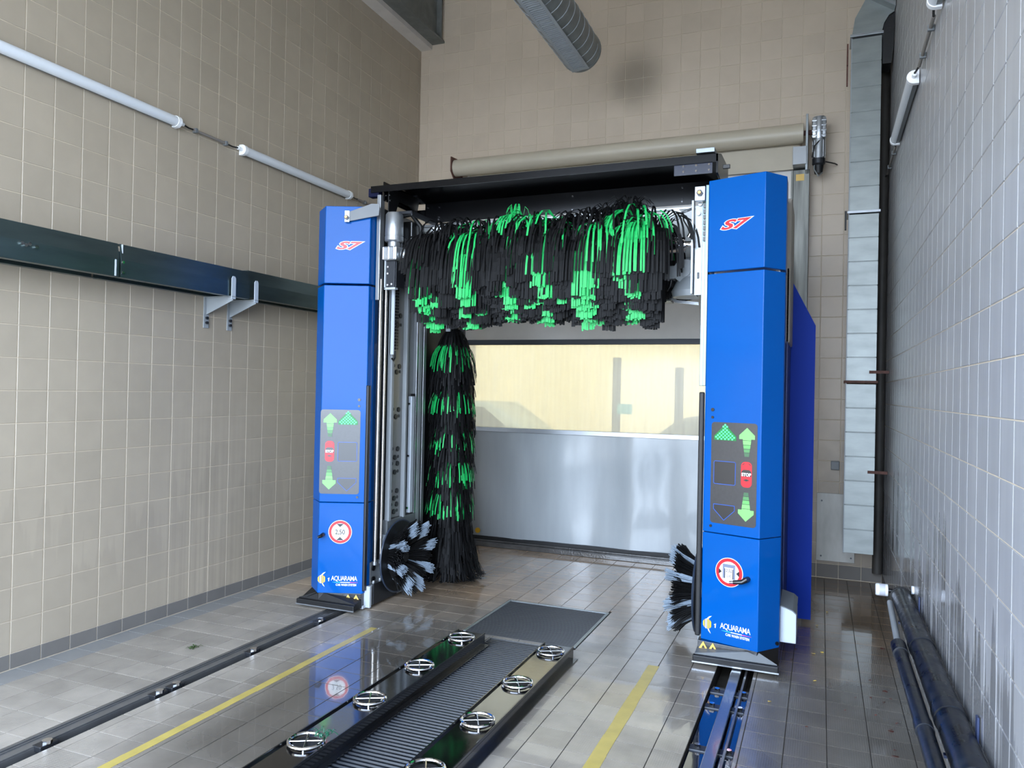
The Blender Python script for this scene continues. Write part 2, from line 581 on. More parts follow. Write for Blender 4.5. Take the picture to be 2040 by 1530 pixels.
def tile_shape(w, h, axis):
    """frustum tile of size w x h; origin at centre of its back; faces +normal"""
    e, d1, d2 = (0.0022, 0.0035, 0.0055) if axis != 'z' else (0.0006, 0.0050, 0.0055)
    L = []
    for (ww, hh, dd) in ((w / 2, h / 2, 0.0), (w / 2, h / 2, d1), (w / 2 - e, h / 2 - e, d2)):
        L.append([(-ww, -hh, dd), (ww, -hh, dd), (ww, hh, dd), (-ww, hh, dd)])
    vs = [v for r in L for v in r]
    fs = [(8, 9, 10, 11)]
    for r in (0, 4):
        for k in range(4):
            fs.append((r + k, r + (k + 1) % 4, r + 4 + (k + 1) % 4, r + 4 + k))
    conv = {'z': lambda a, b, c: (a, b, c), '+x': lambda a, b, c: (c, a, b), '-x': lambda a, b, c: (-c, -a, b), '-y': lambda a, b, c: (a, -c, b)}[axis]
    return [conv(*v) for v in vs], fs

MESHC = {}
def lay_tiles(parent, cells, axis, m, cap=300):
    """cells: (centre xyz, w, h). The ones that show largest become parts, the rest one 'stuff' part."""
    sc_ = []
    for c in cells:
        pj = project(c[0])
        vis = pj is not None and -60 < pj[0] < 2100 and -60 < pj[1] < 1590
        size = c[1] * c[2] / (pj[2] ** 2) if vis else 0
        sc_.append((size, c))
    sc_.sort(key=lambda t: -t[0])
    ploc = parent.location
    nm = 'tile'
    for k, (s_, (ctr, tw, th)) in enumerate(sc_[:cap]):
        key = (axis, round(tw, 3), round(th, 3), m.name)
        if key not in MESHC:
            vs, fs = tile_shape(tw, th, axis)
            me = bpy.data.meshes.new(nm)
            me.from_pydata(vs, [], fs)
            me.materials.append(m)
            MESHC[key] = me
        o = bpy.data.objects.new(nm, MESHC[key])
        o.parent = parent
        o.location = Vector(ctr) - ploc
        COL.objects.link(o)
    if len(sc_) > cap:
        mb = MB()
        for s_, (ctr, tw, th) in sc_[cap:]:
            vs, fs = tile_shape(tw, th, axis)
            mb.add([(v[0] + ctr[0], v[1] + ctr[1], v[2] + ctr[2]) for v in vs], fs)
        obj('far_tiles', mb, m, parent, kind='stuff')

XL, XR, YB, YF, ZC = -4.24, 0.522, 7.5, -0.35, 6.05
TD = 0.0055
G = 0.004

# ------------------------------------------------------------------ room shell
wl = struct('wall_left', MB().box(XL - 0.25, XL - TD + 0.002, -0.6, YB + 0.25, -0.3, ZC), GROUT)
wr = struct('wall_right', MB().box(XR + TD - 0.002, XR + 0.25, -0.6, YB + 0.25, -0.3, ZC), GROUT)
# back wall with the doorway of the roll-up shutter
DX0, DX1, DZ1 = -3.60, -0.27, 3.72
wb_ = MB()
wb_.box(XL - 0.0, DX0, YB + TD - 0.002, YB + 0.25, -0.3, ZC)
wb_.box(DX1, XR, YB + TD - 0.002, YB + 0.25, -0.3, ZC)
wb_.box(DX0, DX1, YB + TD - 0.002, YB + 0.25, DZ1, ZC)
wb_.box(DX0, DX1, YB + 0.0, YB + 0.25, -0.3, 0.02)
wb = struct('wall_back', wb_, GROUT)
wf_ = MB()
wf_.box(XL, -4.0, YF - 0.25, YF, -0.3, ZC)
wf_.box(0.44, XR, YF - 0.25, YF, -0.3, ZC)
wf_.box(-4.0, 0.44, YF - 0.25, YF, 4.3, ZC)
struct('wall_front', wf_, GROUT)
struct('ceiling', MB().box(XL - 0.25, XR + 0.25, YF - 0.25, YB + 0.25, ZC, ZC + 0.2), CEIL)

def grid(lo, hi, ph):
    k = math.ceil((lo - ph) / PITCH)
    vals = [lo]
    x = ph + k * PITCH
    while x < hi - 1e-6:
        if x > lo + 0.01: vals.append(x)
        x += PITCH
    vals.append(hi)
    return vals

def wall_cells(us, vs, f, excl=()):
    out = []
    for i in range(len(us) - 1):
        for j in range(len(vs) - 1):
            rs = [(us[i], us[i + 1], vs[j], vs[j + 1])]
            for e in excl: rs = subtract(rs, e)
            for (a, b, c, d) in rs:
                if b - a > 0.02 and d - c > 0.02:
                    out.append((f((a + b) / 2, (c + d) / 2), b - a - G, d - c - G))
    return out

# skirting row of darker tiles, then the field
zl = [z for z in grid(0.091, ZC, 0.091)]
yl = grid(YF, YB, 2.944)
lay_tiles(wl, wall_cells(yl, zl, lambda a, b: (XL - TD, a, b)), '+x', T_LEFT)
zr = grid(0.095, ZC, 0.095)
yr = grid(YF, YB, 2.79)
lay_tiles(wr, wall_cells(yr, zr, lambda a, b: (XR + TD, a, b)), '-x', T_RIGHT)
xb = grid(XL, XR, -3.385)
zb = grid(0.127, ZC, 0.127)
lay_tiles(wb, wall_cells(xb, zb, lambda a, b: (a, YB + TD, b), [(DX0, DX1, -1, DZ1)]), '-y', T_BACK)

bl = struct('baseboard_left', MB().box(XL - 0.03, XL - 0.006, YF, YB, 0.0, 0.089), GROUT)
lay_tiles(bl, wall_cells(yl, [0.002, 0.091], lambda a, b: (XL - TD, a, b)), '+x', T_SKIRT)
br = struct('baseboard_right', MB().box(XR + 0.006, XR + 0.03, YF, YB, 0.0, 0.093), GROUT)
lay_tiles(br, wall_cells(yr, [0.002, 0.095], lambda a, b: (XR + TD, a, b)), '-x', T_SKIRT)
bb = struct('baseboard_back', MB().box(DX1, XR, YB + 0.006, YB + 0.03, 0.0, 0.125), GROUT)
lay_tiles(bb, wall_cells([x for x in grid(DX1, XR, -3.385)], [0.002, 0.127], lambda a, b: (a, YB + TD, b)), '-y', T_SKIRT)

# ---- floor with its channels and grating pits
RL = (-3.365, -3.185, -0.3, 7.0)      # left rail channel
RRt = (-0.555, -0.345, -0.3, 7.0)     # right rail channel
P1 = (-2.02, -1.60, -0.3, 4.66)       # pit under the inner grating
P2 = (-2.245, -1.43, 4.70, 5.55)      # pit under the far grating
EX = [RL, RRt, P1, P2]
fr = [(XL, XR, YF, YB)]
for e in EX: fr = subtract(fr, e)
fm = MB()
for r_ in fr: fm.box(r_[0], r_[1], r_[2], r_[3], -0.10, -TD + 0.002)
fm.box(XL, XR, YF, YB, -0.22, -0.10)
floor = struct('floor', fm, GROUT_D)
BX = -4.07
gx = [x for x in grid(BX, XR, -0.697)]
gy = grid(YF, YB, 3.54)
cells = wall_cells(gx, gy, lambda a, b: (a, b, -TD), EX)
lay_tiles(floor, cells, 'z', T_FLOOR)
border = struct('trim_1', MB().box(XL, BX, YF, YB, -0.02, -0.0035), GROUT)
lay_tiles(border, wall_cells([XL, BX], gy, lambda a, b: (a, b, -TD + 0.0005)), 'z', T_BORDER, cap=60)

# painted guide lines
def line(name, x0, x1, y0, y1, lab):
    mb = MB()
    ys = [y0 + (y1 - y0) * i / 24 for i in range(25)]
    for i in range(24):
        mb.box(x0 + R.uniform(-.002, .002), x1 + R.uniform(-.002, .002), ys[i], ys[i + 1], 0.0002, 0.0012)
    o = obj(name, mb, YELLOW)
    return tag(o, lab, 'floor marking')
line('floor_line', -2.835, -2.785, -0.3, 4.49, 'long yellow painted guide line on the floor left of the black benches')
line('floor_line', -0.942, -0.875, -0.3, 4.60, 'yellow painted guide line on the floor right of the black benches')

# corner soffit and steel beam
struct('trim_2', MB().box(XL, -4.10, YF, YB, 5.44, ZC), WHITEP)
ib = thing('steel_beam', (-4.02, 3.5, 5.49), 'grey steel ceiling beam running along the top of the left wall', 'beam')
m_beam = mat('grey_beam_paint', (104, 106, 102), 0.6, var=0.2, vscale=9, bump=0.1)
obj('bottom_flange', MB().box(-4.097, -3.945, YF, YB - 0.001, 5.49, 5.51), m_beam, ib)
obj('web', MB().box(-4.03, -4.01, YF, YB - 0.001, 5.51, 5.98), m_beam, ib)
obj('top_flange', MB().box(-4.097, -3.945, YF, YB - 0.001, 5.98, 6.0), m_beam, ib)
obj('stiffener', MB().box(-4.01, -3.95, 7.42, 7.44, 5.51, 5.98), m_beam, ib)

# ------------------------------------------------------------------ roll-up shutter at the back
sh = thing('rolling_shutter', (-1.9, 7.4, 0), 'roll-up fabric shutter with a long cloudy window closing the back doorway', 'shutter')
YC = 7.44
def sheet(x0, x1, z0, z1, y=YC, amp=0.004, nx=60, nz=20, t=0.006):
    vs = []
    for j in range(nz + 1):
        for i in range(nx + 1):
            x = x0 + (x1 - x0) * i / nx
            z = z0 + (z1 - z0) * j / nz
            d = amp * mn.noise(Vector((x * 2.6, 3.1, z * 0.9))) + amp * 0.5 * mn.noise(Vector((x * 1.1, 8.0, z * 2.4)))
            vs.append((x, y + d, z))
    n = len(vs)
    vs += [(a, b + t, c) for a, b, c in vs]
    fs = []
    for j in range(nz):
        for i in range(nx):
            a = j * (nx + 1) + i
            fs.append((a, a + 1, a + nx + 2, a + nx + 1))
            fs.append((n + a, n + a + nx + 1, n + a + nx + 2, n + a + 1))
    for i in range(nx):
        fs.append((i + 1, i, n + i, n + i + 1))
        a = nz * (nx + 1) + i
        fs.append((a, a + 1, n + a + 1, n + a))
    return MB().add(vs, fs)
obj('lower_curtain', sheet(-3.60, -0.25, 0.085, 1.20, amp=0.035), CURT_S, sh, smooth=True)
obj('window_pane', MB().box(-3.60, -0.25, YC, YC + 0.004, 1.245, 2.125), PANE, sh)
obj('upper_curtain', sheet(-3.60, -0.25, 2.175, 3.98, amp=0.01), CURT_T, sh, smooth=True)
box('stiffener', ALU, sh, -3.60, -0.25, YC - 0.018, YC + 0.012, 1.20, 1.247)
box('stiffener', DARKM, sh, -3.60, -0.25, YC - 0.012, YC + 0.012, 2.123, 2.177)
box('bottom_bar', RUBBER, sh, -3.60, -0.25, YC - 0.02, YC + 0.03, 0.045, 0.087)
mb = MB().box(-3.63, -3.585, YC - 0.05, YC + 0.05, 0.0, 3.9)
obj('guide_rail', mb, BLACKM, sh, bev=0.003)
mb = MB().box(-3.75, -3.63, YC - 0.07, YC + 0.055, 0.0, 3.9)
obj('guide_rail', mb, GALV, sh, bev=0.003)
mb = MB().box(-0.268, -0.13, YC - 0.09, YC + 0.055, 0.0, 3.70).box(-0.285, -0.268, YC - 0.10, YC + 0.05, 0, 3.70)
gr = obj('guide_rail', mb, mat('grimy_galvanised', (112, 113, 108), 0.42, metal=0.5, var=0.5, vscale=3, stretch=(6, 1, 0.5)), sh, bev=0.003)
obj('sticker', MB().box(-0.245, -0.175, YC - 0.093, YC - 0.0905, 3.60, 3.66), HAZ, sh, label='small yellow sticker')
obj('drum', MB().tube([(-3.685, 7.32, 4.02), (-0.185, 7.32, 4.02)], 0.088, 40), CURT_R, sh, smooth=True)
obj('curtain_lap', sheet(-3.55, -0.22, 3.72, 4.00, y=7.385, amp=0.004, nz=6), CURT_R, sh, smooth=True)
obj('bracket', MB().extr([(-3.70, 7.22, 4.12), (-3.70, 7.22, 3.97), (-3.70, 7.30, 3.90), (-3.70, 7.50, 3.90), (-3.70, 7.50, 4.14)], (0.012, 0, 0)), RUST, sh)
obj('drum_axle', MB().tube([(-0.19, 7.32, 4.02), (-0.05, 7.32, 4.02)], 0.022, 14), RUST, sh, smooth=True)
obj('bracket', MB().box(-0.165, -0.145, 7.22, 7.50, 3.66, 4.16), GALV, sh, bev=0.002)
obj('mounting_plate', MB().box(-0.27, -0.155, 7.20, 7.215, 3.71, 3.87).box(-0.27, -0.155, 7.215, 7.50, 3.71, 3.725), ALU, sh, bev=0.002)
gm = MB()
gm.tube([(-0.055, 7.26, 4.13), (-0.055, 7.26, 3.93)], 0.05, 18)
gm.box(-0.11, 0.0, 7.22, 7.32, 3.94, 4.12)
for k in range(4): gm.box(-0.115, 0.005, 7.215, 7.30, 3.95 + k * 0.045, 3.965 + k * 0.045)
g1 = obj('gearbox', gm, CAST, sh, bev=0.003, smooth=True)
gm = MB()
gm.tube([(-0.055, 7.27, 3.93), (-0.055, 7.27, 3.76)], 0.052, 20)
for k in range(8):
    a = 2 * PI * k / 8
    gm.box(-0.055 + 0.05 * math.cos(a) - .004, -0.055 + 0.05 * math.cos(a) + .004, 7.27 + 0.05 * math.sin(a) - .004, 7.27 + 0.05 * math.sin(a) + .004, 3.77, 3.92)
obj('drum_motor', gm, CAST, sh, smooth=True)
obj('motor_cap', MB().tube([(-0.055, 7.27, 3.76), (-0.055, 7.27, 3.715), (-0.055, 7.27, 3.70)], [0.055, 0.055, 0.04], 20), DARKM, sh, smooth=True)
obj('motor_cap', MB().tube([(-0.055, 7.27, 3.70), (-0.055, 7.27, 3.63)], [0.04, 0.034], 16), RUBBER, sh, smooth=True)
obj('cable', MB().tube([(-0.02, 7.24, 3.95), (-0.09, 7.2, 3.86), (-0.11, 7.22, 3.77), (0.0, 7.3, 3.74), (0.08, 7.42, 3.75), (0.1, 7.5, 3.76)], 0.006, 8), RUBBER, sh, smooth=True)
obj('release_loop', MB().tube([(-0.09, 7.24, 3.70), (-0.09, 7.24, 3.66), (-0.055, 7.24, 3.60), (-0.02, 7.24, 3.63)], 0.006, 8), GALV, sh, smooth=True)
dm = MB().tube([(-3.38, YC - 0.012, 0.14), (-3.38, YC - 0.03, 0.14)], 0.028, 20)
obj('round_mark', dm, mat('yellow_dot', (228, 176, 40), 0.5), sh, label='yellow dot near the bottom left corner')

obj_sill = struct('trim_3', MB().box(-3.60, -0.27, 7.30, 7.52, 0.0, 0.045).box(-3.60, -0.27, 7.36, 7.52, 0.045, 0.06), CONC, bev=0.004)

# wall fittings beside the shutter
jb = thing('junction_box', (0.125, 7.47, 0.98), 'small square grey junction box on the back wall right of the shutter', 'junction box')
box('box', LGREY, jb, 0.09, 0.163, 7.455, 7.50, 0.985, 1.065, bev=0.008)
box('lid', MGREY, jb, 0.094, 0.159, 7.449, 7.456, 0.989, 1.061, bev=0.003)
sp_ = thing('splash_panel', (0.16, 7.48, 0.13), 'scratched grey metal panel fixed low on the back wall behind the square duct', 'panel')
M_SCR = mat('scratched_panel', (136, 134, 128), 0.35, var=0.14, vscale=5, metal=0.2, stretch=(3, 1, 0.8))
obj('plate', MB().box(-0.022, 0.30, 7.485, 7.499, 0.155, 0.77), M_SCR, sp_, bev=0.002)
for (x, z) in ((0.02, 0.70), (0.02, 0.20), (0.27, 0.20)):
    obj('screw', MB().tube([(x, 7.487, z), (x, 7.478, z)], 0.008, 8), DARKM, sp_)

# ------------------------------------------------------------------ left wall: cable trough on brackets, tube lamps
def trough(y0, y1, x0, z0, lab):
    t = thing('cable_trough', (XL + 0.12, (y0 + y1) / 2, z0), lab, 'trough', 'steel trough sections along the left wall')
    f_ = MB()
    f_.box(x0, x0 + 0.004, y0, y1, z0, z0 + 0.105)
    obj('lower_face', f_, GALV_BEAM, t)
    f_ = MB().extr([(x0, y0, z0 + 0.105), (x0 + 0.004, y0, z0 + 0.105), (x0 - 0.010, y0, z0 + 0.2), (x0 - 0.014, y0, z0 + 0.2)], (0, y1 - y0, 0))
    obj('upper_face', f_, GALV_BEAM, t)
    obj('top_flange', MB().box(x0 - 0.06, x0 - 0.012, y0, y1, z0 + 0.198, z0 + 0.202), GALV_BEAM, t)
    obj('bottom_flange', MB().box(x0 - 0.05, x0 + 0.002, y0, y1, z0 - 0.004, z0), GALV_BEAM, t)
    obj('rear_face', MB().box(XL + 0.004, XL + 0.008, y0, y1, z0 + 0.0, z0 + 0.2), GALV_BEAM, t)
    obj('rear_flange', MB().box(XL + 0.004, XL + 0.05, y0, y1, z0 - 0.004, z0), GALV_BEAM, t)
    return t
ta = trough(0.2, 3.395, -4.0, 2.295, 'nearest galvanised trough section on the left wall, with bolts at its left end')
tb = trough(3.41, 4.545, -4.0, 2.295, 'middle galvanised trough section on the left wall, mirroring the blue tower, ending at the bracket')
tc_ = trough(4.56, 7.2, -4.02, 2.31, 'far galvanised trough section on the left wall running behind the blue tower')
box('joint_strip', WPAINT, ta, -3.999, -3.992, 3.365, 3.375, 2.295, 2.395, bev=0.001)
box('joint_strip', WPAINT, tb, -4.012, -4.002, 3.42, 3.428, 2.405, 2.495, bev=0.001)
for (y, z) in ((2.78, 2.385), (2.82, 2.385), (2.80, 2.378), (2.86, 2.378)):
    obj('bolt', MB().tube([(-3.998, y, z), (-3.984, y, z)], 0.011, 8), CHROME, ta)
for (y, z) in ((3.42, 2.385), (3.42, 2.32)):
    obj('bolt', MB().tube([(-3.998, y, z), (-3.986, y, z)], 0.009, 8), CHROME, tb)
for (nm, y) in (('nearer', 4.36), ('farther', 4.60)):
    bk = thing('wall_bracket', (-4.12, y, 2.17), 'light grey triangular steel bracket under the left wall trough, the %s of the pair' % nm, 'bracket', 'brackets under the trough')
    obj('gusset', MB().extr([(-4.235, y, 2.29), (-3.985, y, 2.29), (-3.985, y, 2.262), (-4.235, y, 2.16)], (0, 0.006, 0)), LGREY, bk)
    obj('arm', MB().box(-4.235, -3.975, y - 0.02, y + 0.02, 2.285, 2.291), LGREY, bk, bev=0.002)
    obj('wall_plate', MB().box(-4.24, -4.232, y - 0.025, y + 0.025, 2.06, 2.29), LGREY, bk, bev=0.002)
    obj('upright', MB().extr([(-3.985, y - 0.02, 2.27), (-3.985, y + 0.02, 2.27), (-3.985, y + 0.02, 2.42), (-3.985, y + 0.01, 2.435), (-3.985, y - 0.01, 2.435), (-3.985, y - 0.02, 2.42)], (0.006, 0, 0)), WPAINT, bk)
    for z in (2.10, 2.135):
        obj('bolt', MB().tube([(-4.232, y, z), (-4.218, y, z)], 0.011, 8), DARKM, bk)

def tube_lamp(x, sgn, y0, y1, z, lab, grp):
    """waterproof LED batten lying along y; sgn = direction into the room"""
    t = thing('tube_lamp', (x, (y0 + y1) / 2, z), lab, 'lamp', grp)
    cx = x + sgn * 0.045
    obj('housing', MB().box(x + sgn * 0.008, cx, y0 + 0.02, y1 - 0.02, z - 0.030, z + 0.030), MGREY, t, bev=0.004)
    prof = [(cx - sgn * 0.01 + sgn * 0.036 * math.cos(a), z + 0.035 * math.sin(a)) for a in [(-0.5 + k / 12) * PI for k in range(13)]]
    obj('diffuser', MB().extr([(p[0], y0 + 0.03, p[1]) for p in prof], (0, y1 - y0 - 0.06, 0)), TUBEW, t, smooth=True)
    for (ya, yb) in ((y0, y0 + 0.032), (y1 - 0.032, y1)):
        pr2 = [(cx - sgn * 0.012 + sgn * 0.041 * math.cos(a), z + 0.040 * math.sin(a)) for a in [(-0.5 + k / 12) * PI for k in range(13)]] + [(x + sgn * 0.006, z + 0.04), (x + sgn * 0.006, z - 0.04)]
        obj('end_cap', MB().extr([(p[0], ya, p[1]) for p in pr2], (0, yb - ya, 0)), TUBEE, t, smooth=True)
    for (ya, yb) in ((y0 - 0.045, y0), (y1, y1 + 0.045)):
        obj('cable_gland', MB().tube([(x + sgn * 0.035, ya, z), (x + sgn * 0.035, yb, z)], 0.013, 12), TUBEE, t, smooth=True)
    return t
def conduit(x, sgn, y0, y1, z, lab, clips):
    t = thing('cable_conduit', (x, (y0 + y1) / 2, z), lab, 'conduit', None)
    obj('pipe', MB().tube([(x + sgn * 0.022, y0 + 0.1, z), (x + sgn * 0.022, y1 - 0.1, z)], 0.010, 10), CONDUIT, t, smooth=True)
    obj('cable', MB().tube([(x + sgn * 0.035, y0, z), (x + sgn * 0.03, y0 + 0.05, z - 0.006), (x + sgn * 0.022, y0 + 0.11, z)], 0.006, 8), RUBBER, t, smooth=True)
    obj('cable', MB().tube([(x + sgn * 0.035, y1, z), (x + sgn * 0.03, y1 - 0.05, z - 0.006), (x + sgn * 0.022, y1 - 0.11, z)], 0.006, 8), RUBBER, t, smooth=True)
    for y in clips:
        obj('clip', MB().box(x + sgn * 0.002, x + sgn * 0.036, y - 0.012, y + 0.012, z - 0.016, z + 0.016), MGREY, t, bev=0.003)
    return t
gL = 'tube lamps on the left wall'
tube_lamp(XL, 1, 2.42, 4.03, 3.475, 'nearest long white tube lamp high on the left wall, cut by the picture edge', gL)
tube_lamp(XL, 1, 4.66, 6.12, 3.475, 'second white tube lamp on the left wall, above the left blue tower', gL)
conduit(XL, 1, 4.075, 4.615, 3.475, 'thin grey conduit between the two tube lamps on the left wall', (4.2, 4.5))
conduit(XL, 1, 6.165, 7.45, 3.475, 'thin grey conduit leaving the far end of the left tube lamps', (6.4, 6.9, 7.3))
gR = 'tube lamps on the right wall'
tube_lamp(XR, -1, 5.14, 6.38, 3.59, 'white tube lamp on the right wall seen whole, steeply foreshortened', gR)
tube_lamp(XR, -1, 2.7, 4.22, 3.60, 'white tube lamp on the right wall cut by the top edge of the picture', gR)
conduit(XR, -1, 4.265, 5.095, 3.595, 'dark conduit between the two tube lamps on the right wall', (4.5, 4.85))
conduit(XR, -1, 6.425, 7.42, 3.59, 'dark conduit from the right tube lamp to the back corner', (6.7, 7.1))
cp = thing('corner_pipe', (0.47, 7.44, 1.8), 'dark vertical pipe, widened to carry the corner shade, in the back right corner behind the square duct', 'pipe')
obj('pipe', MB().tube([(0.478, 7.42, 0.1), (0.478, 7.42, 4.6)], 0.040, 16), mat('grimy_shade_pipe', (58, 55, 51), 0.6, var=0.2, vscale=6), cp, smooth=True)  # pipe made wider; its dark colour also stands in for the corner shade
for z in (0.95, 1.75, 2.9):
    obj('clip', MB().box(0.45, 0.505, 7.41, 7.5, z - 0.01, z + 0.01), MGREY, cp)

# ------------------------------------------------------------------ square duct in the back right corner
du = thing('square_duct', (0.32, 7.18, 0.32), 'tall square galvanised air duct standing in the back right corner', 'duct')
DXa, DXb, DYa, DYb = 0.195, 0.425, 7.05, 7.28
secs = [(0.325, 1.76), (1.78, 3.20), (3.22, 4.70)]
n_r = 0
for i, (za, zb_) in enumerate(secs):
    s_ = MB()
    k = max(1, int(round((zb_ - za) / 0.2)))
    zz = [za + (zb_ - za) * j / k for j in range(k + 1)]
    for j in range(k):
        s_.prism([(DXa, DYa), (DXb, DYa), (DXb, DYb), (DXa, DYb)], zz[j] + 0.003, zz[j + 1] - 0.003)
        s_.box(DXa + 0.004, DXb - 0.004, DYa + 0.004, DYb - 0.004, zz[j + 1] - 0.004, zz[j + 1] + 0.004) if j < k - 1 else None
    obj('duct_section', s_, GALV_DUCT, du, bev=0.002)
for z, m_ in ((1.765, RUST), (3.205, ALU), (4.71, ALU)):
    obj('joint_flange', MB().box(DXa - 0.015, DXb + 0.012, DYa - 0.014, DYb + 0.01, z, z + 0.022), m_, du, bev=0.002)
obj('corner_seam', MB().box(DXa - 0.006, DXa + 0.002, DYa - 0.005, DYa + 0.012, 0.33, 4.7), LGREY, du)
# segmented elbow leaning over to the right wall, with a dark block under it
ex = [(0.195, 4.735), (0.425, 4.735), (0.44, 4.80), (0.475, 4.86), (0.517, 4.885), (0.517, 5.22), (0.40, 5.16), (0.30, 5.03), (0.215, 4.87)]
obj('elbow', MB().extr([(x, DYa, z) for x, z in ex], (0, DYb - DYa, 0)), GALV_DUCT, du)
obj('elbow_segment', MB().extr([(0.30, DYa - 0.001, 5.03), (0.517, DYa - 0.001, 4.885), (0.517, DYa - 0.30, 4.90), (0.517, DYa - 0.30, 5.4), (0.34, DYa - 0.30, 5.4), (0.33, DYa - 0.30, 5.10)][0:2] + [(0.517, DYa - 0.001, 5.22), (0.40, DYa - 0.001, 5.16)], (0, -0.10, 0)), GALV_DUCT, du)
obj('joint_flange', MB().extr([(0.290, DYa - 0.10, 5.035), (0.517, DYa - 0.10, 4.880), (0.517, DYa - 0.10, 4.905), (0.295, DYa - 0.10, 5.058)], (0, -0.015, 0)), ALU, du)
obj('dark_block', MB().extr([(0.432, DYa + 0.02, 4.46), (0.50, DYa + 0.02, 4.46), (0.517, DYa + 0.02, 4.60), (0.517, DYa + 0.02, 4.88), (0.475, DYa + 0.02, 4.855), (0.44, DYa + 0.02, 4.79), (0.432, DYa + 0.02, 4.70)], (0, 0.2, 0)), RUBBER, du)
for (z, y0) in ((4.62, 7.0), (4.45, 7.02)):
    obj('hanger_strap', MB().box(DXa - 0.04, DXa - 0.028, y0, y0 + 0.02, z - 0.16, z + 0.02), RUST, du)
obj('hanger_strap', MB().box(DXa - 0.035, DXa - 0.02, 7.0, 7.03, 3.06, 3.22), RUBBER, du)
for z in (1.86, 1.02):
    obj('wall_strap', MB().box(0.37, 0.52, DYa - 0.012, DYa - 0.004, z - 0.012, z + 0.012), RUST, du)

# ------------------------------------------------------------------ round spiral duct under the ceiling
cdz, cdx, yend, rr = 4.62, -1.995, 6.35, 0.178
rd = thing('spiral_duct', (cdx, 4.5, cdz), 'round grey spiral air duct with a slotted grille hanging from the ceiling', 'duct')
M_SPI = mat('spiral_duct_metal', (124, 128, 128), 0.45, metal=0.5, var=0.15, vscale=10)
obj('pipe', MB().tube([(cdx, 3.0, cdz), (cdx, yend - 0.02, cdz)], rr, 40), M_SPI, rd, smooth=True)
obj('end_cap', MB().tube([(cdx, yend - 0.03, cdz), (cdx, yend, cdz), (cdx, yend + 0.015, cdz)], [rr + 0.004, rr + 0.004, rr - 0.02], 40), M_SPI, rd, smooth=True)
sm = MB()
pts = []
turns = int((yend - 3.0) / 0.13)
for k in range(turns * 24 + 1):
    a = 2 * PI * k / 24
    pts.append((cdx + (rr + 0.001) * math.cos(a), 3.0 + 0.13 * k / 24, cdz + (rr + 0.001) * math.sin(a)))
sm.tube(pts, 0.0042, 5)
obj('spiral_seam', sm, LGREY, rd, smooth=True)
# the grille faces down and left
ga = math.radians(-84)
gc = Vector((math.cos(ga), 0, math.sin(ga)))
gt = Vector((-math.sin(ga), 0, math.cos(ga)))
g0 = Vector((cdx, 0, cdz)) + gc * (rr + 0.006)
gw = 0.052
gb = MB()
def slab(mb, c, hw, y0, y1, d):
    p = [c - gt * hw + Vector((0, y0, 0)), c + gt * hw + Vector((0, y0, 0)), c + gt * hw + Vector((0, y1, 0)), c - gt * hw + Vector((0, y1, 0))]
    mb.extr(p, gc * d)
slab(gb, g0 + gt * (gw + 0.012), 0.012, 3.6, yend - 0.06, 0.008)
slab(gb, g0 - gt * (gw + 0.012), 0.012, 3.6, yend - 0.06, 0.008)
slab(gb, g0, gw, yend - 0.11, yend - 0.06, 0.008)
slab(gb, g0, gw, 3.6, 3.64, 0.008)
obj('grille_frame', gb, LGREY, rd)
gb = MB()
slab(gb, g0 - gc * 0.002, gw, 3.62, yend - 0.1, 0.001)
obj('grille_backing', gb, RUBBER, rd)
k = 0
y = 3.66
while y < yend - 0.12:
    lb = MB()
    slab(lb, g0 - gc * 0.0, gw, y, y + 0.012, 0.009)
    obj('louvre', lb, LGREY, rd)
    y += 0.028

# ------------------------------------------------------------------ rails
def rail_left():
    t = thing('floor_rail', (-3.28, 3.5, -0.05), 'flat steel guide rail set in the floor near the left wall', 'rail')
    obj('plate', MB().box(-3.362, -3.245, YF, 7.0, -0.06, -0.002).box(-3.345, -3.335, YF, 7.0, -0.002, 0.004).box(-3.322, -3.316, YF, 7.0, -0.002, 0.002).box(-3.262, -3.247, YF, 7.0, -0.002, 0.006), RAILM, t, bev=0.001)
    obj('slot', MB().box(-3.245, -3.187, YF, 7.0, -0.09, -0.055), RUBBER, t)
    for y in (1.6, 2.42, 3.05, 3.165, 3.77, 4.45):
        obj('clip', MB().box(-3.262, -3.205, y - 0.045, y + 0.045, -0.02, 0.008), DARKM, t, bev=0.004)
        obj('clip_bolt', MB().tube([(-3.222, y, 0.006), (-3.222, y, 0.022)], 0.022, 8), CHROME, t)
rail_left()
def rail_right():
    t = thing('floor_rail', (-0.43, 3.5, -0.05), 'raised steel guide rail in a flooded floor channel leading to the right tower', 'rail')
    obj('rail_web', MB().box(-0.452, -0.428, YF, 7.0, -0.09, 0.0), RAILM, t, bev=0.001)
    obj('rail_head', MB().box(-0.468, -0.412, YF, 7.0, -0.005, 0.012), mat('rail_head_steel', (120, 124, 130), 0.22, metal=0.6, coat=0.6), t, bev=0.003)
    obj('side_angle', MB().box(-0.392, -0.380, YF, 7.0, -0.08, -0.002), RAILM, t, bev=0.001)
    for y in (1.9, 2.6, 3.3, 3.68, 4.2, 4.42):
        obj('sleeper', MB().box(-0.553, -0.347, y - 0.03, y + 0.03, -0.06, -0.02), DARKM, t, bev=0.004)
        for x in (-0.515, -0.372):
            obj('clip_bolt', MB().tube([(x, y, -0.02), (x, y, -0.004)], 0.014, 8), CHROME, t)
rail_right()
M_WATER = mat('channel_water', (6, 14, 34), 0.03, coat=1.0, bump=0.05, bscale=9)
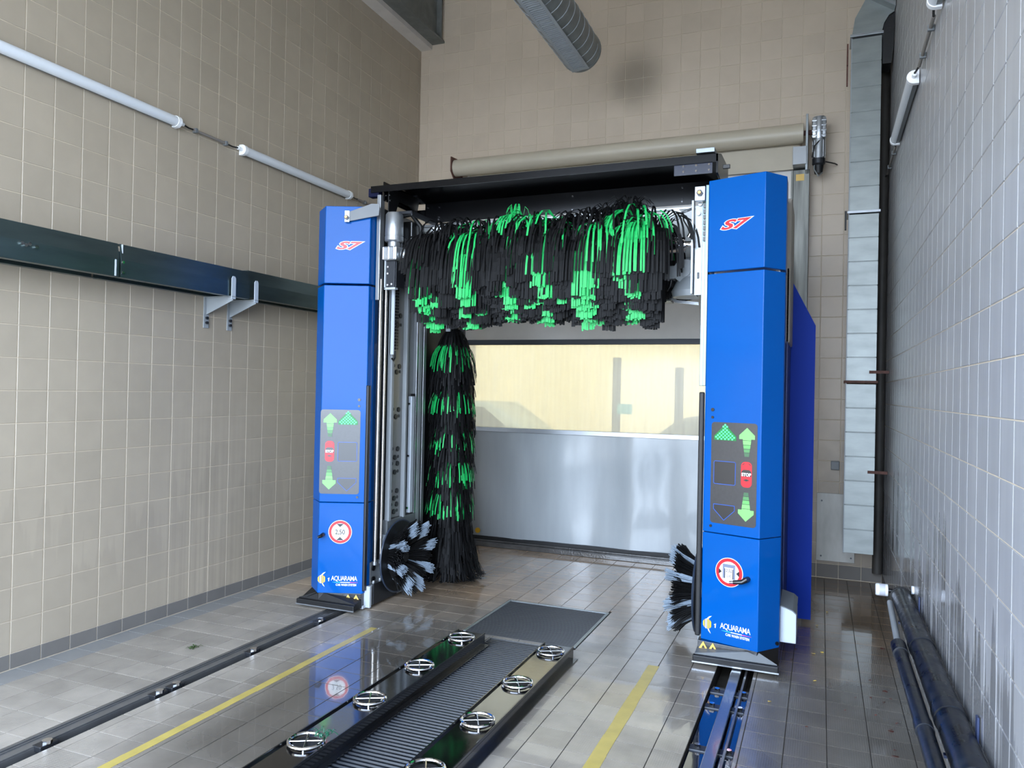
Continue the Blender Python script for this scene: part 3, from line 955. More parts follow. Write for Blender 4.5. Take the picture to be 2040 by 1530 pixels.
tag(obj('channel_water', MB().box(-0.553, -0.469, YF, 4.5, -0.06, -0.028).box(-0.411, -0.393, YF, 4.5, -0.06, -0.028).box(-0.379, -0.347, YF, 4.5, -0.06, -0.028), M_WATER, kind='stuff'),
    'still dark water standing in the right rail channel', 'water')

# ------------------------------------------------------------------ gratings
M_SLAT = mat('grating_slat', (20, 23, 28), 0.35, metal=0.0, spec=0.4, var=0.2, vscale=30)
def grating(name, x0, x1, y0, y1, pitch, sl, lab, frame_m, fw):
    t = thing(name, ((x0 + x1) / 2, (y0 + y1) / 2, -0.05), lab, 'grating')
    fb = MB()
    fb.box(x0, x0 + fw, y0, y1, -0.05, 0.002).box(x1 - fw, x1, y0, y1, -0.05, 0.002)
    fb.box(x0 + fw, x1 - fw, y1 - fw, y1, -0.05, 0.002)
    obj('frame', fb, frame_m, t, bev=0.001)
    cb = MB()
    for f_ in (0.08, 0.36, 0.64, 0.92):
        x = x0 + (x1 - x0) * f_
        cb.box(x - 0.006, x + 0.006, y0, y1 - fw, -0.05, -0.02)
    obj('bearer', cb, RUBBER, t)
    me = None
    y = y0 + pitch / 2
    while y < y1 - fw - pitch / 2:
        if me is None:
            s0 = MB().tube([(x0 + fw - (x0 + x1) / 2, 0, 0), (x1 - fw - (x0 + x1) / 2, 0, 0)], sl, 6)
            me = bpy.data.meshes.new('slat')
            me.from_pydata(s0.v, [], s0.f)
            me.materials.append(M_SLAT)
        o = bpy.data.objects.new('slat', me)
        o.parent = t
        o.location = (0, y - (y0 + y1) / 2, 0.05 - sl)
        COL.objects.link(o)
        y += pitch
    return t
grating('floor_grating', -2.015, -1.605, 0.6, 4.655, 0.0305, 0.0085, 'long dark slatted drain grating between the two black benches', RAILM, 0.012)
grating('floor_grating', -2.24, -1.435, 4.705, 5.545, 0.0215, 0.0065, 'wide dark slatted drain grating with a pale frame beyond the benches', GALV, 0.022)
box('pit_bottom', CONC, floor, -2.3, -1.4, 0.3, 5.55, -0.115, -0.1, bev=0)

# ------------------------------------------------------------------ spray benches with ring guards
BT = 0.07
def bench(xc, y1, ring_y, lab, side):
    t = thing('spray_bench', (xc, 2.5, 0.0), lab, 'spray bench', 'spray benches beside the drain grating')
    w2 = 0.094
    obj('top', MB().box(xc - w2, xc + w2, 0.4, y1, BT - 0.006, BT), BENCH, t, bev=0.002)
    for s in (-1, 1):
        obj('side_wall', MB().box(xc + s * w2, xc + s * (w2 - 0.006), 0.4, y1, 0.006, BT - 0.006), BLACKM, t, bev=0.001)
        obj('foot_flange', MB().box(xc + s * (w2 - 0.004), xc + s * (w2 + 0.03), 0.4, y1, 0.0, 0.006), BLACKM, t, bev=0.001)
        obj('rim', MB().box(xc + s * (w2 + 0.002), xc + s * (w2 - 0.005), 0.4, y1, BT - 0.003, BT + 0.010), BLACKM, t, bev=0.001)
    obj('end_plate', MB().box(xc - w2, xc + w2, y1 - 0.006, y1, 0.0, BT - 0.002), BLACKM, t, bev=0.001)
    for y in ring_y:
        g = obj('ring_guard', MB().torus((xc, y, BT + 0.014), 0.077, 0.0085, 40, 8), CHROME, t, smooth=True)
        obj('hub', MB().tube([(xc, y, BT + 0.001), (xc, y, BT + 0.006)], 0.060, 28), RUBBER, g)
        for a in (math.radians(28), math.radians(118)):
            d = Vector((math.cos(a), math.sin(a), 0)) * 0.077
            c = Vector((xc, y, BT + 0.014))
            obj('cross_bar', MB().tube([c - d, c + d], 0.0042, 8), CHROME, g, smooth=True)
        for a in (0.5, 2.1, 3.6, 5.2):
            q = Vector((xc + 0.077 * math.cos(a), y + 0.077 * math.sin(a), BT))
            obj('stand_off', MB().tube([q, q + Vector((0, 0, 0.012))], 0.007, 8), CHROME, g, smooth=True)
ry = (1.745, 2.262, 2.785, 3.295, 3.805, 4.345)
bench(-2.078, 4.50, ry, 'black steel spray bench on the left of the grating, with chrome ring guards', -1)
bench(-1.482, 4.50, ry, 'black steel spray bench on the right of the grating, with chrome ring guards', 1)

# ------------------------------------------------------------------ the wash gantry
gn = thing('car_wash_gantry', (-1.88, 5.4, 0), 'large blue and black rollover car wash gantry with green and black foam brushes', 'car wash machine')

class Plane:
    def __init__(s, a, b, root):
        s.a = Vector((a[0], a[1], 0))
        s.d = (Vector((b[0], b[1], 0)) - s.a).normalized()
        s.n = Vector((s.d.y, -s.d.x, 0))
        s.root = root
    def p(s, u, z, off=0.0):
        return s.a + s.d * u + Vector((0, 0, z)) + s.n * off
    def poly(s, name, pts, m, parent, off=0.001, t=0.0012, label=None):
        return obj(name, MB().extr([s.p(u, z, off) for u, z in pts], s.n * t), m, parent, label=label)
    def disc(s, name, u, z, r, m, parent, off=0.001, t=0.0012, seg=40, r2=None, label=None):
        pts = [(u + r * math.cos(2 * PI * k / seg), z + r * math.sin(2 * PI * k / seg)) for k in range(seg)]
        return s.poly(name, pts, m, parent, off, t, label)
    def frame(s, name, pts, wd, m, parent, off=0.001, t=0.001):
        mb = MB()
        n = len(pts)
        for i in range(n):
            a = Vector(pts[i]); b = Vector(pts[(i + 1) % n])
            d = (b - a).normalized()
            nn = Vector((-d.y, d.x)) * wd / 2
            a2 = a - d * wd / 2; b2 = b + d * wd / 2
            mb.extr([s.p(*q, off) for q in (a2 - nn, b2 - nn, b2 + nn, a2 + nn)], s.n * t)
        return obj(name, mb, m, parent)
    def text(s, name, body, u, z, size, m, parent, off=0.002, bold=0.0, shear=0.0, sx=1.0, align='LEFT', space=1.0, t=0.001, rot=0.0):
        cu = bpy.data.curves.new(name, 'FONT')
        cu.body = body
        cu.size = size
        cu.offset = bold
        cu.shear = shear
        cu.align_x = align
        cu.space_character = space
        cu.extrude = t / 2
        cu.resolution_u = 3
        o = bpy.data.objects.new(name, cu)
        COL.objects.link(o)
        bpy.context.view_layer.update()
        dg = bpy.context.evaluated_depsgraph_get()
        me = bpy.data.meshes.new_from_object(o.evaluated_get(dg))
        bpy.data.objects.remove(o)
        base = s.root.location
        for v in me.vertices:
            x, y = v.co.x * sx, v.co.y
            q = s.p(u + x, z + y, off + v.co.z) - base
            v.co = q
        me.materials.clear()
        me.materials.append(m)
        ob = bpy.data.objects.new(name, me)
        ob.parent = parent
        COL.objects.link(ob)
        return ob

def rrect(u0, u1, z0, z1, r, n=5):
    pts = []
    for (cx, cz, a0) in ((u1 - r, z1 - r, 0), (u0 + r, z1 - r, PI / 2), (u0 + r, z0 + r, PI), (u1 - r, z0 + r, 3 * PI / 2)):
        for k in range(n + 1):
            a = a0 + (PI / 2) * k / n
            pts.append((cx + r * math.cos(a), cz + r * math.sin(a)))
    return pts

def decorate(P, tw, side, u0):
    """display, signs, logo. u0 = left edge of the display. side 'L': arrows left of the lamps"""
    arr = u0 + (0.072 if side == 'L' else 0.231)
    lam = u0 + (0.204 if side == 'L' else 0.091)
    P.poly('display_panel', rrect(u0, u0 + 0.295, 0.853, 1.476, 0.02), PANELG, tw, 0.0006, 0.0012)
    o1 = 0.0022
    # arrows with fading tails
    for s in (1, -1):
        zc = 1.167
        tip = [(0, 0.282), (-0.049, 0.236), (-0.049, 0.213), (-0.026, 0.213), (-0.026, 0.207), (0.026, 0.207), (0.026, 0.213), (0.049, 0.213), (0.049, 0.236)]
        P.poly('arrow', [(arr + a, zc + s * b) for a, b in tip], LGREEN, tw, o1)
        for k, (b0, b1, m_) in enumerate(((0.204, 0.180, LGREEN), (0.177, 0.156, GRN2), (0.153, 0.133, GRN3), (0.130, 0.108, GRN4))):
            w0 = 0.026 - 0.003 * k
            w1 = 0.026 - 0.003 * (k + 1)
            P.poly('arrow_tail', [(arr - w0, zc + s * b0), (arr + w0, zc + s * b0), (arr + w1, zc + s * b1), (arr - w1, zc + s * b1)], m_, tw, o1)
    # lit triangle of small lamps
    P.poly('led_field', [(lam - 0.072, 1.366), (lam + 0.072, 1.366), (lam + 0.072, 1.392), (lam, 1.464), (lam - 0.072, 1.392)], LEDB, tw, o1)
    lm = MB()
    stp = 0.0235
    for r in range(9):
        z = 1.374 + r * 0.0108
        half = 0.068 if z < 1.392 else 0.068 - (z - 1.392) * 0.98
        nn = int(half * 2 / stp + 1e-6)
        offx = stp / 2 if (r % 2) else 0
        for k in range(-4, 5):
            x = k * stp + offx
            if abs(x) <= half + 0.001:
                lm.extr([P.p(lam + x + 0.0062 * math.cos(a), z + 0.0062 * math.sin(a), o1 + 0.0015) for a in [k2 * PI / 4 for k2 in range(8)]], P.n * 0.0015)
    obj('led_lamps', lm, LED, tw)
    P.poly('stop_field', rrect(lam - 0.070, lam + 0.070, 1.096, 1.236, 0.008), PANELD, tw, 0.002, 0.0006)
    P.frame('stop_outline', rrect(lam - 0.070, lam + 0.070, 1.096, 1.236, 0.008, 2), 0.003, BLINE, tw, o1 + 0.0006)
    pent = [(lam - 0.068, 0.97), (lam - 0.068, 0.94), (lam, 0.876), (lam + 0.068, 0.94), (lam + 0.068, 0.97)]
    P.poly('back_field', pent[::-1], PANELD, tw, 0.002, 0.0006)
    P.frame('back_outline', pent, 0.003, BLINE, tw, o1 + 0.0006)
    # red car seen from above with STOP
    car = rrect(arr - 0.034, arr + 0.034, 1.090, 1.244, 0.026)
    P.poly('red_car', car, RED, tw, o1)
    P.poly('car_window', [(arr - 0.030, 1.156), (arr + 0.030, 1.156), (arr + 0.030, 1.186), (arr + 0.018, 1.196), (arr - 0.018, 1.196), (arr - 0.030, 1.186)], PANELD, tw, o1 + 0.001)
    P.poly('car_window', [(arr - 0.021 , 1.134), (arr, 1.126), (arr + 0.021, 1.134), (arr, 1.141)], PANELD, tw, o1 + 0.001)
    for s in (-1, 1):
        P.poly('car_lamp', [(arr + s * 0.012, 1.232), (arr + s * 0.026, 1.222), (arr + s * 0.027, 1.226), (arr + s * 0.013, 1.236)], PANELD, tw, o1 + 0.001)
    P.text('lettering', 'STOP', arr, 1.158, 0.027, WHITE, tw, o1 + 0.003, bold=0.0011, align='CENTER', sx=0.92)
    # red series mark
    u = 0.066 if side == 'L' else 0.066
    for (m_, bo, of) in ((WHITE, 0.0060, 0.0012), (RED, 0.0026, 0.0026)):
        P.text('series_mark', 'S7', u + 0.016, 2.667, 0.078, m_, tw, of, bold=bo, shear=0.36, sx=2.05, space=1.0)
    # sensor eyes
    for z in (1.505, 1.552, 0.832):
        uu = (u0 + 0.283) if side == 'L' else (u0 + 0.006)
        P.disc('sensor_eye', uu, z, 0.011 if z == 1.552 else 0.0085, BLACK, tw, 0.001, 0.005, 16)
    # brand line at the bottom
    lu = 0.10 if side == 'L' else 0.128
    P.text('lettering', 'AQUARAMA', lu, 0.214, 0.050, WHITE, tw, 0.002, bold=0.0001, sx=0.76, space=0.86)
    P.text('lettering', 'CAR WASH SYSTEM', lu + 0.112, 0.176, 0.022, WHITE, tw, 0.002, bold=0.0005, sx=0.78, align='CENTER')
    for (a, b, m_) in ((0.010, 0.07, mat('print_cyan', (60, 200, 220), 0.4)), (0.07, 0.14, WHITE), (0.14, 0.20, mat('print_pink', (220, 80, 150), 0.4))):
        h0 = 0.0028 if a > 0.02 else 0.0006
        h1 = 0.0028 if b < 0.19 else 0.0004
        P.poly('underline', [(lu + a, 0.2015 - h0), (lu + b, 0.2015 - h1), (lu + b, 0.2015 + h1), (lu + a, 0.2015 + h0)], m_, tw)
    fu = 0.030 if side == 'L' else 0.043
    # striped fish emblem: body slices, upper and lower fins, tail
    def ell(x):
        return 0.031 * math.sqrt(max(0, 1 - (x / 0.030) ** 2))
    xs = [-0.028, -0.017, -0.013, -0.003, 0.001, 0.011, 0.015, 0.026]
    for k in range(0, 8, 2):
        a, b = xs[k], xs[k + 1]
        pts = [(fu + a, 0.222 - ell(a)), (fu + b, 0.222 - ell(b)), (fu + b, 0.222 + ell(b)), (fu + a, 0.222 + ell(a))]
        P.poly('fish_stripe', pts, (WHITE if k == 2 else YLOGO), tw)
    P.poly('fish_fin', [(fu - 0.008, 0.250), (fu + 0.004, 0.250), (fu + 0.030, 0.276), (fu + 0.012, 0.270)], WHITE, tw)
    P.poly('fish_fin', [(fu + 0.002, 0.196), (fu + 0.012, 0.190), (fu + 0.024, 0.166), (fu + 0.008, 0.180)], WHITE, tw)
    P.poly('fish_tail', [(fu + 0.043, 0.226), (fu + 0.058, 0.236), (fu + 0.056, 0.207), (fu + 0.050, 0.209), (fu + 0.050, 0.225)], WHITE, tw)

def round_sign(P, tw, u, z, r):
    P.disc('sign_rim', u, z, r, WHITE, tw, 0.0008, 0.0012)
    P.disc('sign_ring', u, z, r * 0.955, RED, tw, 0.0022, 0.0008)
    P.disc('sign_face', u, z, r * 0.735, WHITE, tw, 0.0032, 0.0008)

INK = mat('ink', (26, 26, 34), 0.4)
def hazard(P, tw, us, z):
    for u in us:
        P.poly('hazard_mark', [(u - 0.033, z), (u + 0.033, z), (u, z + 0.055)], HAZ, tw, 0.001)
        P.poly('hazard_glyph', [(u - 0.010, z + 0.012), (u + 0.012, z + 0.014), (u, z + 0.032)], INK, tw, 0.0024)

def cover_sections(plan, tw, nm='cover_panel'):
    for (za, zb2) in ((0.12, 0.787), (0.792, 2.398), (2.412, 2.985)):
        obj(nm, MB().prism(plan, za, zb2), BLUE, tw, bev=0.004)

# ---- right tower
Ra, Rb, Rc = (-0.673, 4.867), (-0.326, 4.751), (-0.212, 4.903)
fR = MB().box(-0.655, -0.225, 4.99, 5.88, 0.10, 2.95).box(-0.64, -0.24, 4.90, 5.0, 0.12, 2.96)
towR = obj('tower', fR, BLACKM, gn, bev=0.004)
cover_sections([Ra, Rb, Rc, (-0.212, 5.06), (-0.665, 5.06)], towR)
PR = Plane(Ra, Rb, gn)
decorate(PR, towR, 'R', 0.048)
round_sign(PR, towR, 0.180, 0.563, 0.089)
# pictogram of the gantry on the right sign
PR.poly('pictogram', [(0.140, 0.525), (0.152, 0.525), (0.152, 0.592), (0.208, 0.592), (0.208, 0.525), (0.220, 0.525), (0.220, 0.612), (0.140, 0.612)], mat('print_grey', (120, 128, 150), 0.4), towR, 0.0044)
PR.poly('pictogram', [(0.152, 0.525), (0.156, 0.525), (0.156, 0.585), (0.152, 0.585)], INK, towR, 0.0056)
PR.poly('pictogram', [(0.204, 0.525), (0.208, 0.525), (0.208, 0.585), (0.204, 0.585)], INK, towR, 0.0056)
PR.text('lettering', '2,52', 0.180, 0.565, 0.027, INK, towR, 0.0052, align='CENTER', sx=0.86)
PR.text('lettering', '2,10', 0.180, 0.534, 0.021, INK, towR, 0.0052, align='CENTER', sx=0.86)
for s in (-1, 1):
    PR.poly('sign_arrow', [(0.180 + s * 0.066, 0.546), (0.180 + s * 0.066, 0.580), (0.180 + s * 0.046, 0.563)], INK, towR, 0.0044)
# door handle
hb = PR.p(0.300, 0.543, 0.0)
obj('door_handle', MB().tube([hb, hb + PR.n * 0.045, PR.p(0.285, 0.532, 0.055), PR.p(0.235, 0.524, 0.062)], [0.016, 0.017, 0.014, 0.012], 14), BLACK, towR, smooth=True)
obj('door_handle', MB().tube([PR.p(0.235, 0.524, 0.062), PR.p(0.212, 0.520, 0.064)], 0.009, 12), CHROME, towR, smooth=True)
obj('cover_screw', MB().tube([(-0.226, 4.882, 0.15), (-0.22, 4.874, 0.15)], 0.011, 12), BLACK, towR)
# inner edge trims
obj('edge_trim', MB().box(-0.690, -0.671, 4.86, 4.90, 1.70, 2.96), mat('greenish_steel', (112, 128, 128), 0.3, metal=0.5), towR, bev=0.002)
obj('contact_strip', MB().box(-0.708, -0.676, 4.848, 4.885, 0.14, 1.66), RUBBER, towR, bev=0.008)
# skirt and bumper at the foot
def foot(x0, x1, yfront, hi_x, tri, haz_us, xi):
    """hi_x: plan polygon for the black skirt"""
    t = obj('foot_skirt', MB().prism(tri, 0.02, 0.12), BLACKM, gn, bev=0.002)
    obj('bumper_bar', MB().box(x0, x1, yfront, yfront + 0.035, 0.018, 0.062), RUBBER, t, bev=0.006)
    obj('bumper_strip', MB().box(x0 - 0.002, x1 + 0.002, yfront - 0.004, yfront + 0.002, 0.020, 0.028), ALU, t)
    return t
ftR = foot(-0.700, -0.205, 4.716, None, [(-0.69, 4.90), (-0.685, 4.83), (-0.33, 4.765), (-0.215, 4.90), (-0.215, 5.9), (-0.69, 5.9)], (0.03, 0.11), 1)
obj('deflector', MB().add([(-0.69, 4.745, 0.066), (-0.215, 4.745, 0.066), (-0.33, 4.78, 0.115), (-0.69, 4.85, 0.075), (-0.69, 4.745, 0.02), (-0.215, 4.745, 0.02), (-0.33, 4.78, 0.02), (-0.69, 4.85, 0.02)],
                          [(0, 1, 2, 3), (4, 7, 6, 5), (0, 4, 5, 1), (1, 5, 6, 2), (2, 6, 7, 3), (3, 7, 4, 0)]), MGREY, ftR)
PFR = Plane((-0.685, 4.829), (-0.33, 4.764), gn)
hazard(PFR, ftR, (0.035, 0.095), 0.066)
# guard at the rear outer side and white spray box
obj('rear_guard', MB().extr([(-0.215, 5.93, 0.03), (-0.045, 5.93, 0.03), (-0.045, 5.93, 2.16), (-0.215, 5.93, 2.50)], (0, 0.012, 0)), BLUE_D, gn)
obj('rear_guard_flange', MB().box(-0.222, -0.212, 5.40, 5.94, 0.10, 2.50), mat('guard_flange', (8, 40, 110), 0.5), gn)
obj('tower_rear_cap', MB().box(-0.62, -0.2, 5.40, 5.88, 2.0, 2.97), mat('beige_grey', (150, 142, 130), 0.5), gn, bev=0.01)
obj('spray_box', MB().extr([(-0.212, 4.95, 0.14), (-0.118, 4.95, 0.14), (-0.118, 4.95, 0.315), (-0.14, 4.95, 0.335), (-0.212, 4.95, 0.36)], (0, 0.25, 0)), WPAINT, gn, bev=0.004)
obj('spray_box_lid', MB().extr([(-0.212, 4.947, 0.362), (-0.138, 4.947, 0.337), (-0.116, 4.947, 0.317), (-0.116, 5.205, 0.36), (-0.14, 5.205, 0.38), (-0.212, 5.205, 0.40)], (0, 0, 0.004)), MGREY, gn)

# ---- left tower
Lc, Lb, La = (-3.578, 4.814), (-3.425, 4.682), (-3.115, 4.807)
fL = MB().box(-3.55, -3.16, 4.99, 5.6, 0.10, 2.95).box(-3.52, -3.14, 4.90, 5.0, 0.12, 2.96)
towL = obj('tower', fL, BLACKM, gn, bev=0.004)
cover_sections([Lc, Lb, La, (-3.112, 4.885), (-3.16, 5.05), (-3.57, 5.05)], towL)
PL = Plane(Lb, La, gn)
decorate(PL, towL, 'L', -0.003)
round_sign(PL, towL, 0.160, 0.573, 0.087)
PL.text('lettering', '2,50', 0.160, 0.556, 0.050, INK, towL, 0.0045, align='CENTER', sx=0.86, bold=0.0006)
for s in (-1, 1):
    PL.poly('sign_arrow', [(0.160 - 0.026, 0.573 + s * 0.060), (0.160 + 0.026, 0.573 + s * 0.060), (0.160, 0.573 + s * 0.036)], INK, towL, 0.0044)
hb = PL.p(0.035, 0.553, 0.0)
obj('door_handle', MB().tube([hb, hb + PL.n * 0.045, PL.p(0.030, 0.548, 0.055), PL.p(0.010, 0.542, 0.062)], [0.013, 0.014, 0.012, 0.010], 14), BLACK, towL, smooth=True)
obj('contact_strip', MB().box(-3.118, -3.098, 4.80, 4.835, 0.14, 1.66), DARKM, towL, bev=0.005)
ftL = foot(-3.605, -3.10, 4.672, None, [(-3.575, 4.83), (-3.43, 4.70), (-3.12, 4.80), (-3.12, 5.9), (-3.55, 5.9)], None, -1)
obj('deflector', MB().add([(-3.60, 4.70, 0.066), (-3.11, 4.70, 0.066), (-3.11, 4.79, 0.075), (-3.43, 4.715, 0.125), (-3.60, 4.70, 0.02), (-3.11, 4.70, 0.02), (-3.11, 4.79, 0.02), (-3.43, 4.715, 0.02)],
                          [(0, 1, 2, 3), (4, 7, 6, 5), (0, 4, 5, 1), (1, 5, 6, 2), (2, 6, 7, 3), (3, 7, 4, 0)]), RUBBER, ftL)
obj('deflector_wing', MB().add([(-3.62, 4.70, 0.03), (-3.43, 4.70, 0.12), (-3.57, 4.83, 0.12), (-3.62, 4.80, 0.03)], [(0, 1, 2, 3)]), RUBBER, ftL)
PFL = Plane((-3.43, 4.705), (-3.12, 4.80), gn)
hazard(PFL, ftL, (0.225, 0.285), 0.058)

# ---- side base frame of the left tower
XI = -3.08
bf = obj('base_frame', MB().box(-3.16, -3.09, 4.845, 6.12, 0.015, 0.165), LGREY, gn, bev=0.004)
obj('base_cover', MB().box(-3.09, -3.078, 4.90, 5.24, 0.02, 0.175), DARKM, bf, bev=0.003)
obj('base_lip', MB().box(-3.145, -3.07, 4.835, 4.86, 0.012, 0.17), WPAINT, bf, bev=0.003)
obj('foot_pad', MB().box(-3.15, -3.105, 4.80, 4.85, 0.008, 0.03), WPAINT, bf, bev=0.004)
for (y, z) in ((4.93, 0.178), (5.02, 0.178)):
    obj('bolt', MB().tube([(-3.10, y, z - 0.01), (-3.10, y, z + 0.015)], 0.012, 8), ALU, bf)
obj('base_frame', MB().box(-0.70, -0.655, 4.92, 6.1, 0.015, 0.165), LGREY, gn, bev=0.004)

# ---- inner side of the left tower: columns, rods, plates
obj('side_backing', MB().box(-3.16, -3.135, 4.90, 5.66, 0.16, 3.02), mat('side_dark', (30, 30, 31), 0.35, coat=0.3), gn)
obj('rear_backing', MB().box(-3.16, -3.135, 5.66, 6.10, 0.16, 2.30), RUBBER, gn)
post = obj('front_post', MB().box(-3.105, -3.075, 4.875, 4.935, 2.30, 3.09), ALU, gn, bev=0.003)
for y in (4.912, 4.988):
    obj('guide_rod', MB().tube([(XI, y, 0.50), (XI, y, 2.46)], 0.0125, 16), ROD, gn, smooth=True)
    obj('guide_rod', MB().tube([(XI, y, 0.335), (XI, y, 0.50)], 0.0105, 16), ROD, gn, smooth=True)
    obj('rod_foot', MB().tube([(XI, y, 0.315), (XI, y, 0.34)], 0.015, 12), ALU, gn)
obj('guide_rod', MB().tube([(XI - 0.01, 4.955, 0.5), (XI - 0.01, 4.955, 2.9)], 0.006, 10), DARKM, gn)
cpl = obj('slotted_column', MB().box(-3.10, -3.093, 5.075, 5.305, 0.63, 2.62), mat('column_plate', (138, 138, 136), 0.3, metal=0.5), gn)
for (ya, yb) in ((5.065, 5.098), (5.285, 5.312)):
    obj('column_flange', MB().box(-3.10, -3.06, ya, yb, 0.62, 2.62), LGREY, cpl, bev=0.002)
bolt_rows = [(2.215, 1), (2.14, 0), (1.815, 1), (1.77, 0), (1.475, 1), (1.42, 0), (1.165, 1), (1.10, 0), (1.05, 1), (0.985, 0), (0.835, 1), (0.78, 0), (0.73, 1), (0.675, 0)]
for z, k in bolt_rows:
    y = 5.225 if k else 5.185
    obj('bolt', MB().tube([(-3.094, y, z), (-3.084, y, z)], 0.020, 12), BLACK, cpl)
    obj('bolt', MB().tube([(-3.094, y + (0.052 if not k else -0.075), z + 0.004), (-3.090, y + (0.052 if not k else -0.075), z + 0.004)], 0.013, 10), BLACK, cpl)
for y in (5.33, 5.335):
    pass
obj('side_plate', MB().box(-3.115, -3.105, 5.312, 5.48, 0.55, 2.62), MGREY, gn)
wbar = obj('guide_bar', MB().box(-3.095, -3.062, 5.385, 5.435, 0.64, 1.58), WPAINT, gn, bev=0.003)
obj('guide_bar_gap', MB().box(-3.10, -3.075, 5.435, 5.455, 0.64, 1.60), BLACK, wbar)
for z in (1.52, 1.10, 0.68):
    obj('bolt', MB().tube([(-3.10, 5.365, z), (-3.07, 5.365, z)], 0.008, 8), CHROME, wbar)
for (ya, yb, m_) in ((5.475, 5.51, ALU), (5.515, 5.56, LGREY), (5.566, 5.582, DARKM), (5.59, 5.635, ALU)):
    obj('profile_strip', MB().box(-3.12, -3.075, ya, yb, 0.30, 2.42), m_, gn, bev=0.002)
hbm = obj('cross_box', MB().box(-3.12, -3.07, 5.06, 5.50, 0.515, 0.625), MGREY, gn, bev=0.003)
obj('leg_plate', MB().box(-3.12, -3.075, 5.05, 5.13, 0.17, 0.515), WPAINT, gn, bev=0.003)
obj('leg_plate', MB().box(-3.12, -3.08, 5.28, 5.36, 0.17, 0.515), LGREY, gn, bev=0.003)
lp = obj('lower_plate', MB().box(-3.125, -3.11, 4.90, 5.04, 0.17, 0.33), MGREY, gn)
for z in (0.20, 0.285):
    obj('plug', MB().tube([(-3.111, 4.935, z), (-3.100, 4.935, z)], 0.022, 14), BLACK, lp)

# lift motor, gearbox, bracket and cable chain
mc = (-2.985, 4.93)
mo = obj('lift_motor', MB().tube([(mc[0], mc[1], 2.775), (mc[0], mc[1], 2.79), (mc[0], mc[1], 2.94), (mc[0], mc[1], 2.955)], [0.066, 0.070, 0.066, 0.055], 28), CAST, gn, smooth=True)
obj('motor_collar', MB().tube([(mc[0], mc[1], 2.735), (mc[0], mc[1], 2.745), (mc[0], mc[1], 2.775)], [0.060, 0.071, 0.071], 28), CAST, mo, smooth=True)
obj('motor_neck', MB().tube([(mc[0], mc[1], 2.69), (mc[0], mc[1], 2.735)], 0.046, 24), CAST, mo, smooth=True)
gb2 = obj('gearbox', MB().box(mc[0] - 0.06, mc[0] + 0.055, 4.875, 4.985, 2.595, 2.70), CAST, gn, bev=0.010)
for k in range(3):
    obj('gearbox_rib', MB().box(mc[0] - 0.064 + k * 0.045, mc[0] - 0.052 + k * 0.045, 4.868, 4.99, 2.60, 2.695), CHROME, gb2, bev=0.003)
obj('output_flange', MB().tube([(mc[0] + 0.05, 4.94, 2.645), (mc[0] + 0.075, 4.95, 2.645), (mc[0] + 0.11, 4.96, 2.645)], [0.030, 0.046, 0.042], 20), CAST, gb2, smooth=True)
lb2 = obj('lift_bracket', MB().box(-3.035, -2.965, 4.915, 4.925, 2.40, 2.595).box(-2.965, -2.958, 4.925, 5.05, 2.40, 2.595), DARKM, gn, bev=0.002)
obj('bracket_edge', MB().box(-3.045, -3.035, 4.90, 4.93, 2.385, 2.70), WPAINT, lb2)
obj('bracket_edge', MB().box(-3.045, -2.95, 4.90, 4.94, 2.38, 2.395), WPAINT, lb2)
for (x, z) in ((-3.02, 2.55), (-3.02, 2.50), (-2.985, 2.42), (-3.02, 2.415)):
    obj('bolt', MB().tube([(x, 4.915, z), (x, 4.905, z)], 0.008, 8), CHROME, lb2)
ch = obj('chain_channel', MB().box(-3.07, -3.058, 5.03, 5.105, 1.90, 2.44), LGREY, gn)
obj('chain_channel_edge', MB().box(-3.066, -3.03, 5.03, 5.042, 1.90, 2.44), WPAINT, ch)
for k in range(22):
    z = 1.94 + k * 0.0235
    obj('chain_link', MB().box(-3.058, -3.03, 5.062, 5.098, z, z + 0.017), BLACK, ch)
obj('chain_loop', MB().tube([(-3.045, 5.08, 1.93), (-3.045, 5.08, 1.88), (-3.045, 5.06, 1.855), (-3.045, 5.035, 1.87)], 0.007, 8), BLACK, ch, smooth=True)
rb = obj('carriage_block', MB().box(-3.06, -2.975, 5.06, 5.24, 2.46, 2.80), BLACKM, gn, bev=0.006)
obj('carriage_block', MB().box(-3.01, -2.93, 5.10, 5.30, 2.74, 2.93), BLACK, gn, bev=0.01)
obj('hose_bundle', MB().tube([(-3.04, 5.1, 2.97), (-2.96, 5.14, 2.99), (-2.9, 5.18, 2.9), (-2.9, 5.2, 2.74)], 0.018, 10), RUBBER, gn, smooth=True)
obj('top_angle', MB().box(-3.06, -2.875, 5.0, 5.012, 2.962, 2.985).box(-2.885, -2.875, 5.0, 5.4, 2.945, 2.985), DARKM, gn, bev=0.002)

# swing arm bracket on the left cover and block on the right cover
ab = PL.poly('arm_bracket', [(0.178, 2.868), (0.40, 2.915), (0.405, 3.0), (0.345, 3.0), (0.178, 2.936)], MGREY, gn, 0.012, 0.02)
PL.poly('bracket_end', [(0.150, 2.862), (0.184, 2.862), (0.184, 2.944), (0.150, 2.944)], ALU, ab, 0.010, 0.026)
bq = PL.p(0.165, 2.892, 0.036)
obj('bolt', MB().tube([bq, bq + PL.n * 0.022], 0.017, 8), BLACK, ab)
obj('bolt_tip', MB().tube([bq + PL.n * 0.022, bq + PL.n * 0.032], 0.009, 10), mat('brass', (196, 140, 80), 0.3, metal=0.8), ab)
rbk = obj('arm_bracket', MB().box(-0.760, -0.695, 4.86, 4.90, 2.865, 2.955), ALU, gn, bev=0.003)
obj('bolt', MB().tube([(-0.728, 4.86, 2.91), (-0.728, 4.84, 2.91)], 0.020, 6), DARKM, rbk)
